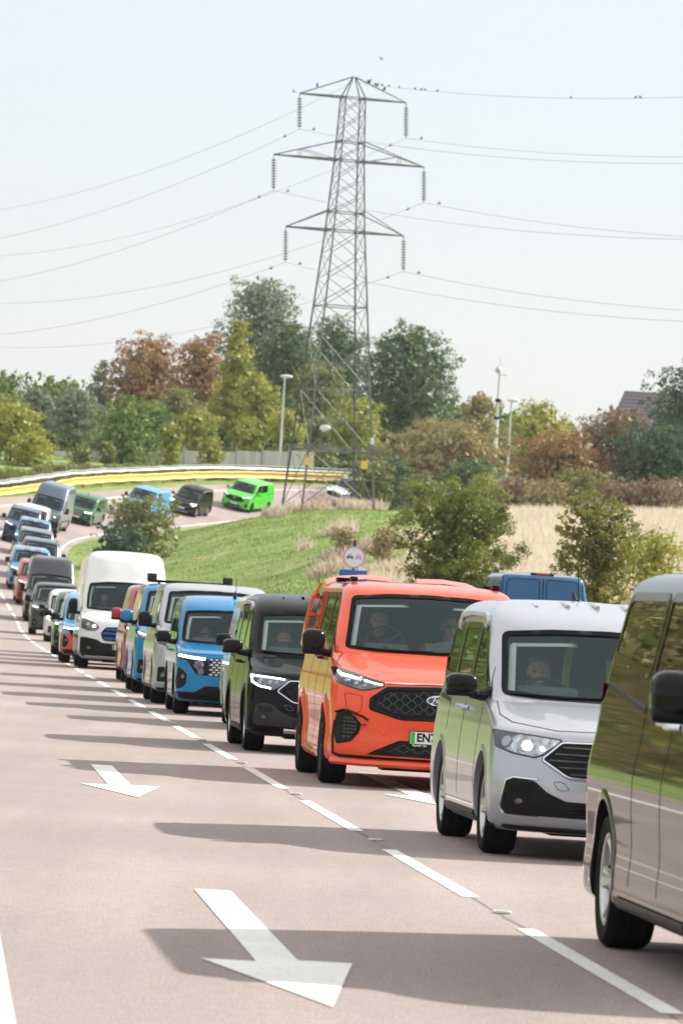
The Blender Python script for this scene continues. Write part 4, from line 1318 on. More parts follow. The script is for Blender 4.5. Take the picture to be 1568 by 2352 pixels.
def relief_custom(y, z):
    a = abs(y)
    if z < 1.02 or z > 1.27: 
        return 0
    k = sstep(1.02, 1.08, z) * (1 - sstep(1.24, 1.27, z))
    w = .36 + (z - 1.02) * 1.3
    return k * (.045 * sstep(w, w + .09, a) - .03 * sstep(w + .16, w + .34, a))
def relief_connect(y, z):
    a = abs(y)
    if z < .9 or z > 1.1: return 0
    k = sstep(.9, .95, z) * (1 - sstep(1.07, 1.1, z)); w = .30 + (z - .9) * 1.4
    return k * (.04 * sstep(w, w + .08, a) - .025 * sstep(w + .14, w + .30, a))
BON_C = [(0, 1.0), (.5, .992), (.72, 1.055), (.90, 1.11), (.925, 1.16), (.86, 1.25)]
BON_N = [(0, .91), (.5, .905), (.78, .945), (.84, .99), (.82, 1.08)]
BON_R = [(0, .905), (.6, .90), (.84, .93), (.80, 1.03)]
BON_T = [(0, 1.08), (.6, 1.09), (.92, 1.2), (.9, 1.33)]

def place(root, Y, lr, half, yaw=0, s=None, dl=0):
    s = S0(Y) if s is None else s
    l = lr + half
    p = road_pt(s, l, 0); q = road_pt(s + 1.5, l, 0); n0 = road_pt(s, l + 1, 0)
    x = (q - p).normalized(); rgt = (n0 - p); rgt = (rgt - x * rgt.dot(x)).normalized(); z = rgt.cross(x).normalized()
    M = Matrix((x, -rgt, z)).transposed().to_4x4(); M.translation = p
    root.matrix_world = M @ Matrix.Rotation(R(yaw), 4, 'Z')
    return root
def clone(root, pold, pnew, km=None):
    c = copy_tree(root, None, kids_map())
    def walk(o):
        for ch in KM2.get(o, []):
            if ch.type == 'MESH' and ch.data.materials and ch.data.materials[0] == pold and pnew is not pold:
                ch.material_slots[0].link = 'OBJECT'; ch.material_slots[0].material = pnew
            walk(ch)
    KM2 = kids_map(); walk(c)
    return c
GRP = 'vans driving nose to tail in the convoy'
def T(root, label, cat='van', group=GRP): return tag(root, label, cat, group)

cust0, _, _ = build_van('CUSTOM', CUSTOM, NEARP, dict(name='people_carrier', L=5.45, wb=3.5, wheel='twin', glazed=True, bonnet=BON_C, bulkhead=False, handle=CHROME, relief=relief_custom))
place(cust0, 25.87, .36, 1.0, yaw=.8); T(cust0, 'glossy black people carrier cut off by the right edge, nearest the camera')
sil, Bs, _ = build_van('CONNECT', CONNECT, SILVER, dict(name='people_carrier', wheel='twin', glazed=True, halogen=True, rails=SILVTRIM, ribs=True, plate='', bonnet=BON_N, aerial=3.2, bulkhead=False, rearglass=SIDEGL, relief=relief_connect))
place(sil, 40.36, .75, .915, yaw=1.0); T(sil, 'silver people carrier with black mirrors right behind the nearest black one')
ora, _, _ = build_van('CUSTOM', CUSTOM, ORANGE, dict(name='panel_van', wheel='multi', rim=DKALLOY, glazed=True, msrt=True, plate='EN74', tray=True, bonnet=BON_C, handle=GLOSSBLACK, relief=relief_custom, track=.05))
place(ora, 54.61, .60, 1.0, yaw=.3); T(ora, 'bright orange sporty van with green flashed plate reading EN7')
blk, _, _ = build_van('CONNECT', CONNECT, BLACKP, dict(name='people_carrier', wheel='twin', glazed=True, mesh=True, dark=True, skid=True, cladding=BLACK, rails=SILVTRIM, ribs=True, bonnet=BON_N, aerial=2.6, plate='', relief=relief_connect))
place(blk, 65.17, .40, .915, yaw=.6); T(blk, 'shiny black people carrier with silver skid plate behind the orange van')
whc, _, _ = build_van('CONNECT', dict(CONNECT), WHITE, dict(name='panel_van', wheel='twin', glazed=False, dark=True, mirror_mat=BLACK, relief=relief_connect))
place(whc, 76.4, .87, .915); T(whc, 'white van almost hidden between the black people carrier and the bright blue one')
cou, _, _ = build_van('COURIER', COURIER, BLUEP, dict(name='people_carrier', wheel='twin', glazed='half', plate='', mirror_mat=BLACK, cladding=BLACK, bonnet=BON_R, aerial=1.8))
place(cou, 84.15, .40, .88); T(cou, 'bright blue boxy small van with silver studded grille')
cus, _, _ = build_van('CUSTOM', CUSTOM, SILVER, dict(name='panel_van', wheel='twin', glazed=False, bonnet=BON_C, mirror_mat=BLACK, plate='', relief=relief_custom))
place(cus, 91.6, .33, 1.0); T(cus, 'silver van with black mirrors directly behind the bright blue small van')
c2 = clone(cus, SILVER, BLUEP); place(c2, 100.8, .34, 1.0); T(c2, 'blue van with a black light bar across its roof')
for o in list(kids_map()[c2]):
    if o.name.startswith('door_mirror'): obj_paint(o, BLUEP)
g = MB(); g.rbox((1.5, 0, 2.0), (.18, 1.5, .05), r=.02, axis=1)
g.tube([(1.5, .55, 1.93), (1.5, .55, 1.99)], .02, 6); g.tube([(1.5, -.55, 1.93), (1.5, -.55, 1.99)], .02, 6)
lb = g.build('light_bar', BLACK, c2)
for sg in (1, -1):
    g = MB(); g.rbox((1.5, sg * .68, 2.07), (.14, .17, .13), r=.02, axis=1); g.build('roof_lamp', GREYPL, lb)
c3 = clone(cus, SILVER, REDP); place(c3, 113.0, .55, 1.0); T(c3, 'red van hidden behind the blue van with the light bar')
for o in list(kids_map()[c3]):
    if o.name.startswith('door_mirror'): obj_paint(o, REDP)
tra, _, _ = build_van('TRANSIT', TRANSIT, WHITE, dict(name='panel_van', wheel='twin', glazed=False, slatmat=BLUESLAT, mirror_mat=BLACK, bonnet=BON_T, plate='A', drl=False))
place(tra, 131.2, .15, 1.02); T(tra, 'tall white van with blue bars in its grille')
k = clone(cou, BLUEP, WRAP); place(k, 139.4, -.05, .88); T(k, 'small van painted light blue above and red below')
k = clone(tra, WHITE, WHITE); place(k, 147.5, .5, 1.02); T(k, 'tall white van hidden almost wholly behind the one with blue grille bars')
k = clone(cou, BLUEP, GREENP2); place(k, 156.6, .1, .88); T(k, 'dark green small van behind the light blue and red one')
k = clone(whc, WHITE, WHITE); place(k, 193.5, .55, .915); T(k, 'white small van behind the dark green small van')
k = clone(cus, SILVER, GREYP); place(k, 211, .27, 1.0); T(k, 'dark grey van with bright lamps in front of the tall grey van')
k = clone(tra, WHITE, GREYP); place(k, 238, .36, 1.02); T(k, 'tall dark grey van on the straight, behind the low dark grey one')
CR = clone(cus, SILVER, REDP); place(CR, 255, .46, 1.0); T(CR, 'red van with red mirror far back on the straight')
k = clone(CR, SILVER, STRIPED); place(k, 267.5, .5, 1.0); T(k, 'blue van with dark roof stripes behind the far red van')
k = clone(cus, SILVER, NAVY); place(k, 278, 1.1, 1.0); T(k, 'dark navy van of which only the roof shows above the striped blue van')
k = clone(cus, SILVER, SLATE); place(k, 288.5, .9, 1.0); T(k, 'slate blue van where the road starts to bend')
k = clone(cus, SILVER, STRIPED); place(k, 300.5, .8, 1.0); T(k, 'striped blue van on the bend between the slate van and the navy van')
k = clone(cus, SILVER, NAVY); place(k, 313, .2, 1.0); T(k, 'navy van leftmost on the banked bend')
k = clone(whc, WHITE, WHITE); place(k, 325, .5, .915); T(k, 'white van on the bend just in front of the tall slate grey van')
k = clone(tra, WHITE, SLATE); place(k, 337, .33, 1.02); T(k, 'tall slate grey van leaning on the banked bend')
k = clone(cou, BLUEP, GREENP2); place(k, 349, .4, .88, s=None); T(k, 'dark green small van on the bend beside the tall slate grey van')
k = clone(cus, SILVER, SKYP); place(k, 362, .35, 1.0); T(k, 'sky blue van seen through the top of the roadside bush')
k = clone(blk, BLACKP, BLACKP); place(k, 373.5, .4, .915); T(k, 'black people carrier on the bend between the sky blue and lime green vans')
lim, _, _ = build_van('CUSTOM', CUSTOM, LIME, dict(name='panel_van', wheel='multi', rim=DKALLOY, glazed='half', bonnet=BON_C, mirror_mat=LIME, plate='', relief=relief_custom))
place(lim, 385.5, .4, 1.0); T(lim, 'lime green van on the banked bend left of the pylon')
k = clone(cus, SILVER, WHITE); place(k, 0, .6, 1.0, s=S0(390) + 10.8); T(k, 'white van coming out from behind the pylon bushes')
nav, _, _ = build_van('CUSTOM', CUSTOM, NAVY2, dict(name='panel_van', wheel='twin', glazed=False, bonnet=BON_C, tail=True, rearwin=NAVY2, relief=relief_custom))
p = at(1242, 1312, 113); zz = gz(p.x, 114)
nav.matrix_world = Matrix.Translation((p.x - .22, 117, zz + .03)) @ Matrix.Rotation(R(-90 + 4), 4, 'Z')
T(nav, 'dark blue van driving away, its back doors and high red brake lamp showing', group='vans on the side road')
nav['group'] = ''
del nav['group']

# ================================================================== people
SKIN = mat('skin', (.52, .29, .21), rough=.55, noise=.06, nscale=30)
HAIRG = mat('grey_hair', (.11, .10, .09), rough=.7, noise=.3, nscale=60)
HAIRD = mat('dark_hair', (.03, .02, .015), rough=.6, noise=.3, nscale=60)
EYE = mat('eye_dark', (.03, .02, .02), rough=.2)
LIP = mat('lip', (.36, .13, .11), rough=.5)
TEETH = mat('teeth', (.8, .78, .72), rough=.4)
def person_mesh(cloth, female=False, smile=False, look=0.0, lift=0.0):
    """seated figure facing -x; origin at the hips; head centre about z .70"""
    g = MB()
    hz = .66; hd = .0
    sh = .19 if female else .215
    # torso, neck
    def cap(pts, rs, n=14): g.tube(pts, rs, n)
    def ell(c, r, M=None): g.ell(c, r, 18, 12, M)
    ell((.0, 0, .08), (.15, .18, .13)); ell((.0, 0, .25), (.125, sh * .86, .17)); ell((-.01, 0, .38), (.115, sh, .12)); ell((.0, 0, .45), (.085, sh * .72, .07))
    cap([(.0, 0, .44), (-.015, 0, .52), (-.03, 0, .58)], [.07, .055, .055])
    # legs
    for s_ in (1, -1):
        cap([(.0, s_ * .09, .03), (-.25, s_ * .11, .06), (-.44, s_ * .12, .07)], [.095, .08, .06]); cap([(-.44, s_ * .12, .07), (-.5, s_ * .12, -.12), (-.55, s_ * .12, -.34)], [.062, .055, .04])
        ell((-.61, s_ * .12, -.37), (.12, .045, .04))
        # arms reach the wheel rim
        hx, hy, hzz = -.42, s_ * .165, .40 + lift
        cap([(.0, s_ * sh * .93, .43), (-.06, s_ * (sh + .045), .28), (-.12, s_ * (sh + .05), .22)], [.058, .05, .044])
        cap([(-.12, s_ * (sh + .05), .22), (-.27, s_ * (sh + .01), .30), (hx + .07, hy + s_ * .01, hzz - .03)], [.045, .037, .027])
        ell((hx + .03, hy, hzz - .005), (.045, .022, .038))
        for f in range(4):
            zf = hzz + .026 - f * .018; L = (.92, 1, .95, .78)[f]
            cap([(hx + .0, hy, zf), (hx - .035 * L, hy - s_ * .004, zf + .004), (hx - .05 * L, hy - s_ * .024, zf), (hx - .03 * L, hy - s_ * .036, zf - .002)], [.0092, .0088, .0082, .0075], 8)
        cap([(hx + .035, hy - s_ * .012, hzz + .022), (hx + .01, hy - s_ * .034, hzz + .038), (hx - .015, hy - s_ * .04, hzz + .04)], [.0115, .0105, .009], 8)
    # head
    Mh = Matrix.Rotation(look, 4, 'Z')
    hc = Vector((-.045, 0, hz))
    def he(c, r, rot=None):
        M = Mh if rot is None else Mh @ rot
        ell(hc + (Mh @ Vector(c)), r, M)
    k = .95 if female else 1.0
    he((.012, 0, .035), (.096 * k, .077 * k, .088 * k)); he((-.022, 0, -.035), (.068 * k, .062 * k, .075 * k)); he((-.045, 0, -.088), (.032, .036, .026))
    he((-.07, 0, .026), (.022, .058, .016)); he((-.088, 0, -.012), (.018, .0125, .034), Matrix.Rotation(R(14), 4, 'Y')); he((-.097, 0, -.034), (.017, .017, .0125))
    he((-.078, 0, -.06), (.02, .03, .0075)); he((-.074, 0, -.071), (.02, .026, .008))
    for s_ in (1, -1):
        he((-.05, s_ * .043, -.02), (.03, .022, .026)); he((.008, s_ * .076, -.006), (.019, .010, .031)); he((-.071, s_ * .031, .004), (.012, .015, .0085)); he((-.062, s_ * .03, -.052), (.02, .02, .02))
    me = g.mesh('t', None, False)
    o = bpy.data.objects.new('t', me); col.objects.link(o)
    md = o.modifiers.new('r', 'REMESH'); md.mode = 'VOXEL'; md.voxel_size = .0075; md.use_smooth_shade = True
    sm_ = o.modifiers.new('s', 'SMOOTH'); sm_.factor = .5; sm_.iterations = 2
    dg = bpy.context.evaluated_depsgraph_get(); m2 = bpy.data.meshes.new_from_object(o.evaluated_get(dg))
    bpy.data.objects.remove(o)
    m2.name = 'person'; m2.materials.clear()
    for x in (cloth, SKIN, EYE, LIP if not smile else TEETH, HAIRD, mat('shoe', (.02, .02, .02))): m2.materials.append(x)
    idx = []; Mi = Mh.inverted()
    for p in m2.polygons:
        c = p.center; q = Mi @ (Vector(c) - hc); i = 0
        if c.z > .515 or (c.x < -.345 and c.z > .30 and abs(c.y) < .24): i = 1
        if i == 1 and c.z > .5:
            if q.x < -.062 and .020 < abs(q.y) < .042 and .0 < q.z < .009: i = 2
            if q.x < -.08 and abs(q.y) < .024 and -.07 < q.z < -.061: i = 3
        if c.z < -.32: i = 5
        idx.append(i)
    m2.polygons.foreach_set('material_index', idx); m2.polygons.foreach_set('use_smooth', [True] * len(idx))
    return m2, hc, Mh
def person(van, y, z, x, cloth, hair, label, female=False, smile=False, look=0, bald=False, glasses=False, lift=0):
    me, hc, Mh = person_mesh(cloth, female, smile, look, lift)
    o = bpy.data.objects.new('person', me); col.objects.link(o)
    bpy.context.view_layer.update()
    o.matrix_world = van.matrix_world @ Matrix.Translation((x, y, z - .70))
    tag(o, label, 'person', 'people sitting in the vans')
    g = MB()
    def he(c, r): g.ell(hc + (Mh @ Vector(c)), r, 18, 10, Mh)
    if female:
        he((.025, 0, .045), (.100, .088, .095)); he((.05, 0, -.04), (.07, .085, .12)); 
        for s_ in (1, -1): he((.02, s_ * .075, -.08), (.035, .022, .11))
    elif bald: he((.040, 0, .035), (.082, .084, .078))
    else: he((.024, 0, .070), (.092, .083, .068)); he((.048, 0, .018), (.072, .084, .064))
    h = g.build('hair', hair, o)
    if glasses:
        g = MB()
        for s_ in (1, -1):
            ring = [hc + Mh @ Vector((-.091, s_ * .033 + .026 * math.cos(a), .004 + .018 * math.sin(a))) for a in [2 * math.pi * k / 16 for k in range(17)]]
            g.tube(ring, .0028, 6, caps=False); g.tube([hc + Mh @ Vector((-.088, s_ * .058, .008)), hc + Mh @ Vector((0, s_ * .083, .004))], .0025, 5)
        g.tube([hc + Mh @ Vector((-.092, -.008, .008)), hc + Mh @ Vector((-.092, .008, .008))], .0028, 5)
        g.build('glasses', GLOSSBLACK, o)
    return o
C_BLACK = mat('black_cloth', (.012, .012, .015), rough=.9, noise=.2); C_TEAL = mat('grey_jacket', (.13, .17, .17), rough=.9, noise=.2); C_BLUE = mat('pale_blue_shirt', (.30, .45, .60), rough=.9, noise=.1)
C_NAVY = mat('navy_cloth', (.015, .03, .06), rough=.9, noise=.2)
bpy.context.view_layer.update()
person(ora, .45, 1.62, 2.05 - .99, C_BLACK, HAIRG, 'man in black shirt driving the orange van, hand on the wheel', look=-.25)
person(ora, -.24, 1.60, 2.1 - .99, C_BLUE, HAIRG, 'man with glasses and pale shirt, passenger in the orange van', glasses=True, look=.3, lift=-.15)
person(sil, .43, 1.33, 1.95 - .88, C_BLUE, HAIRG, 'smiling grey haired man driving the silver people carrier', smile=True, look=-.1)
person(blk, .43, 1.33, 1.9 - .88, C_TEAL, HAIRG, 'grey haired man in grey jacket driving the black people carrier with silver skid plate', look=-.05)
person(cou, .42, 1.27, 1.9 - .85, C_BLUE, HAIRD, 'smiling dark haired woman driving the bright blue small van', female=True, smile=True, look=-.15)
person(tra, .45, 1.66, 2.0 - 1.0, C_BLACK, HAIRG, 'man in black top driving the tall white van', bald=True)
person(tra, -.35, 1.60, 2.05 - 1.0, C_NAVY, HAIRD, 'passenger in dark clothes beside the driver of the tall white van')
# hi-vis coat on its hook and a cap in the back of the silver people carrier
def local(van, p): return van.matrix_world @ Vector(p)
g = MB()
for sg in (1, -1):
    g.loft([[(2.55 - .88 + a, sg * y0 - .02, z0) for a, y0, z0 in ((0, w0, zz_), (.015, w0 + .05, zz_), (.05, w0 + .05, zz_), (.05, w0, zz_))] for w0, zz_ in ((.05, 1.56), (.10, 1.52), (.13, 1.42), (.14, 1.25), (.14, 1.1))], True, True)
o = g.build('safety_coat', mat('hi_vis', (.65, .95, .08), rough=.7, emit=None)); o.matrix_world = sil.matrix_world @ Matrix.Translation((0, -.0, 0)); tag(o, 'yellow green hi-vis coat hanging in the back of the silver people carrier', 'coat')
g = MB(); g.ell((2.5 - .88, -.02, 1.47), (.10, .085, .085), 18, 10); g.loft([[(2.42 - .88 - a, -.02 + b, 1.45 - a * .4) for b in (-.07, 0, .07)] for a in (0, .05, .09)], False)
o = g.build('cap', C_BLACK); o.matrix_world = sil.matrix_world.copy(); tag(o, 'black cap beside the hi-vis coat in the silver people carrier', 'cap')
t = MB(); vs, fs = text_mb('Ford', .04, .2); t.add([(2.41 - .88, -.02 - p[0], 1.49 + p[1]) for p in vs], fs); vs, fs = text_mb('PRO', .03); t.add([(2.412 - .88, -.02 - p[0], 1.46 + p[1]) for p in vs], fs)
t.build('cap_lettering', WHITEP, o, fix=False, smooth=False)
# ================================================================== trees and bushes
def leaf_mat(name, dark, mid, light, trans=.25):
    m, nt, b = nodes_of(name)
    geo = nt.nodes.new('ShaderNodeNewGeometry')
    ra = nt.nodes.new('ShaderNodeValToRGB'); e = ra.color_ramp.elements
    e[0].color = rgba(dark); e[1].color = rgba(light); x = e.new(.5); x.color = rgba(mid)
    tc = nt.nodes.new('ShaderNodeTexCoord'); n = nt.nodes.new('ShaderNodeTexNoise'); n.inputs['Scale'].default_value = .55; n.inputs['Detail'].default_value = 3
    nt.links.new(tc.outputs['Object'], n.inputs['Vector'])
    ad = nt.nodes.new('ShaderNodeMath'); ad.operation = 'MULTIPLY_ADD'; ad.inputs[1].default_value = .45
    mr = nt.nodes.new('ShaderNodeMapRange'); mr.inputs[1].default_value = .3; mr.inputs[2].default_value = .7; mr.inputs[3].default_value = 0; mr.inputs[4].default_value = .6
    nt.links.new(n.outputs['Fac'], mr.inputs[0])
    nt.links.new(geo.outputs['Random Per Island'], ad.inputs[0]); nt.links.new(mr.outputs[0], ad.inputs[2])
    nt.links.new(ad.outputs[0], ra.inputs[0])
    nt.links.new(ra.outputs[0], b.inputs['Base Color']); b.inputs['Roughness'].default_value = .6; b.inputs['Specular IOR Level'].default_value = .25
    tr = nt.nodes.new('ShaderNodeBsdfTranslucent'); nt.links.new(ra.outputs[0], tr.inputs[0])
    mx = nt.nodes.new('ShaderNodeMixShader'); mx.inputs[0].default_value = trans
    nt.links.new(b.outputs[0], mx.inputs[1]); nt.links.new(tr.outputs[0], mx.inputs[2]); nt.links.new(mx.outputs[0], nt.nodes['Material Output'].inputs[0])
    return m
LG = dict(
    green=leaf_mat('leaf_green', (0.08, 0.14, 0.04), (0.16, 0.235, 0.06), (0.27, 0.34, 0.09)),
    deep=leaf_mat('leaf_deep_green', (0.054, 0.095, 0.041), (0.108, 0.169, 0.068), (0.189, 0.257, 0.095)),
    yellow=leaf_mat('leaf_yellow_green', (0.17, 0.2, 0.04), (0.32, 0.34, 0.06), (0.5, 0.48, 0.1)),
    olive=leaf_mat('leaf_olive', (0.115, 0.135, 0.047), (0.216, 0.236, 0.081), (0.351, 0.351, 0.121)),
    rust=leaf_mat('leaf_rust', (0.2, 0.12, 0.06), (0.34, 0.2, 0.09), (0.44, 0.3, 0.14)),
    tan=leaf_mat('leaf_tan', (0.180, 0.156, 0.072), (0.312, 0.258, 0.120), (0.432, 0.372, 0.180)),
    grey=leaf_mat('leaf_grey_green', (0.108, 0.149, 0.101), (0.203, 0.243, 0.162), (0.324, 0.365, 0.243)),
    brown=leaf_mat('leaf_brown', (0.15, 0.105, 0.065), (0.25, 0.175, 0.1), (0.34, 0.27, 0.15)),
    bush=leaf_mat('leaf_bush', (.06, .09, .02), (.15, .195, .04), (.36, .37, .07), .35),
    bushy=leaf_mat('leaf_bush_yellow', (.065, .085, .025), (.20, .21, .045), (.50, .45, .08), .35),
    dark=leaf_mat('leaf_dark', (0.045, 0.085, 0.055), (0.075, 0.13, 0.08), (0.13, 0.2, 0.11)))
BARK = mat('bark', (.10, .08, .06), rough=.9, noise=.4, nscale=10)
nprnd = np.random.RandomState(11)
def crown(w, h, nleaf, leaf, ragged=.25, lobes=None, shape='round', low=False):
    """leaf-sized faces spread through a lumpy crown; base at z=0, top at z=h, width w"""
    n_l = lobes or max(15 if low else 9, int(6 + w * h * .13))
    n_l = min(n_l, 26)
    L = []
    for i in range(n_l):
        t = (i + .5) / n_l
        zz = h * (.12 + .78 * t)
        if shape == 'cone': prof = max(.08, 1 - t) ** .75
        elif shape == 'flat': prof = math.sin(math.pi * min(1, .30 + t * .62)) ** .5
        else: prof = math.sin(math.pi * (.16 + (.66 if low else .78) * t)) ** .7
        if low and t < .7: prof = max(prof, .86)
        if low: zz = h * (.04 + .86 * t)
        a = i * 2.4 + nprnd.uniform(-.4, .4); rr = w / 2 * prof * nprnd.uniform(.15, .62)
        s = (w * .5 * prof) * nprnd.uniform(.48, .68) + .10 * min(w, h)
        L.append((rr * math.cos(a), rr * math.sin(a), min(zz, h - s * .9), s, s * nprnd.uniform(.6, .85)))
    wts = np.array([l[3] ** 2 for l in L]); wts /= wts.sum(); LA = np.array(L)
    # twig clusters on and inside the lobes, leaves scattered round each twig; larger sprays fill the inside
    puff = min(.75, .09 * min(w, h) + leaf)
    nc = max(40, int(w * h * 3.2 / puff ** 2 * .9))
    nin = min(int(nleaf * .35), int(w * h * 3 / (leaf * 3) ** 2 * 3.0)); nc = min(nc, nleaf // 8)
    ks = nprnd.choice(len(L), nc + nin, p=wts); La = LA[ks]
    dc = nprnd.normal(size=(nc + nin, 3)); dc /= np.linalg.norm(dc, axis=1)[:, None]
    r = 1 - ragged * nprnd.rand(nc + nin) ** 1.6 * 1.5 + nprnd.normal(size=nc + nin) * ragged * .12
    r[nc:] = .80 * nprnd.rand(nin) ** .5
    cc = np.stack([La[:, 0] + dc[:, 0] * La[:, 3] * r, La[:, 1] + dc[:, 1] * La[:, 3] * r, La[:, 2] + dc[:, 2] * La[:, 4] * r], 1)
    k = nprnd.choice(nc, nleaf); d = dc[k]
    off = nprnd.normal(size=(nleaf, 3)); off /= np.linalg.norm(off, axis=1)[:, None]; off *= (nprnd.rand(nleaf) ** .45)[:, None]
    cr = puff * nprnd.uniform(.45, 1.0, nc)[k][:, None]
    c = cc[k] + off * cr * np.array([1, 1, .62]); d = d * .5 + off * .8
    szs = nprnd.uniform(.6, 1.25, nleaf)
    c = np.concatenate([c, cc[nc:]]); d = np.concatenate([d, dc[nc:]]); szs = np.concatenate([szs, nprnd.uniform(1.6, 2.6, nin) if leaf < .13 else nprnd.uniform(2.0, 3.0, nin)])
    inside = (np.abs(c[:, 0]) < w * .56) & (np.abs(c[:, 1]) < w * .56) & (c[:, 2] > -.1) & (c[:, 2] < h)
    c = c[inside]; d = d[inside]; szs = szs[inside]; m = len(c)
    nrm = d + nprnd.normal(size=(m, 3)) * .7; nrm[:, 2] += .35; nrm /= np.linalg.norm(nrm, axis=1)[:, None]
    ref = nprnd.normal(size=(m, 3)); a = np.cross(nrm, ref); a /= np.linalg.norm(a, axis=1)[:, None]; b = np.cross(nrm, a)
    s = leaf * szs[:, None]
    V = np.stack([c - a * s * .5, c + b * s * .32, c + a * s * .5 + nrm * s * .12, c - b * s * .32], 1).reshape(-1, 3)
    return V, L
def mesh_quads(name, V, m, norm=True):
    n = len(V) // 4
    me = bpy.data.meshes.new(name)
    me.vertices.add(len(V)); me.vertices.foreach_set('co', V.ravel())
    me.loops.add(4 * n); me.loops.foreach_set('vertex_index', np.arange(4 * n))
    me.polygons.add(n); me.polygons.foreach_set('loop_start', np.arange(0, 4 * n, 4)); me.polygons.foreach_set('loop_total', np.full(n, 4))
    me.update(); me.validate(); me.materials.append(m)
    return me
def plant(name, x, y, z, w, h, kind, label, cat, group=None, dens=1.0, leaf=None, trunk=.18, ragged=.25, shape='round', trunk_r=None):
    root = empty(name, (x, y, z), nprnd.uniform(0, 6.28))
    tag(root, label, cat, group)
    leaf = leaf or max(.10, min(.21, y * .00045))
    area = w * h * 3.0
    n = int(min(75000, dens * area / (leaf * leaf) * 2.0 + 400))
    ch = h * (1 - trunk)
    V, L = crown(w, ch, n, leaf, ragged, shape=shape, low=trunk < .1)
    V = V + np.array([0, 0, h - ch])
    c = bpy.data.objects.new('crown' if cat == 'tree' else 'foliage', mesh_quads('crown', V, LG[kind])); col.objects.link(c); c.parent = root
    g = MB(); tr = trunk_r or max(.05, h * .018)
    top = Vector((0, 0, h * .62)); g.tube([(0, 0, -.4), (.03 * h * .3, 0, h * .25), top], [tr * 1.3, tr, tr * .5], 8)
    for l in L[::2]:
        p = Vector((l[0] * .8, l[1] * .8, l[2] + h - ch)); s = Vector((0, 0, max(h * .12, min(h * .55, p.z * .5))))
        g.tube([s, s.lerp(p, .55) + Vector((0, 0, h * .02)), p], [tr * .55, tr * .35, tr * .12], 5, caps=False)
    g.build('trunk' if cat == 'tree' else 'stem', BARK, root)
    return root
def plant_px(x0, x1, yb, yt, Y, kind, label, cat='tree', name=None, **k):
    """a plant whose outline measures x0..x1, yb..yt in a 1568x2352 picture, standing Y metres off"""
    s = sc(Y); w = (x1 - x0) / s; h = (yb - yt) / s
    p = at((x0 + x1) / 2, yb, Y); z = p.z; g0 = gz(p.x, Y)
    h = h + (z - g0); 
    if h < .6: h = .6
    return plant(name or ('tree' if cat == 'tree' else 'bush'), p.x, Y, g0, w, h, kind, label, cat, **k)
GT = 'trees beyond the banked bend'; GB = 'bushes in the meadow'
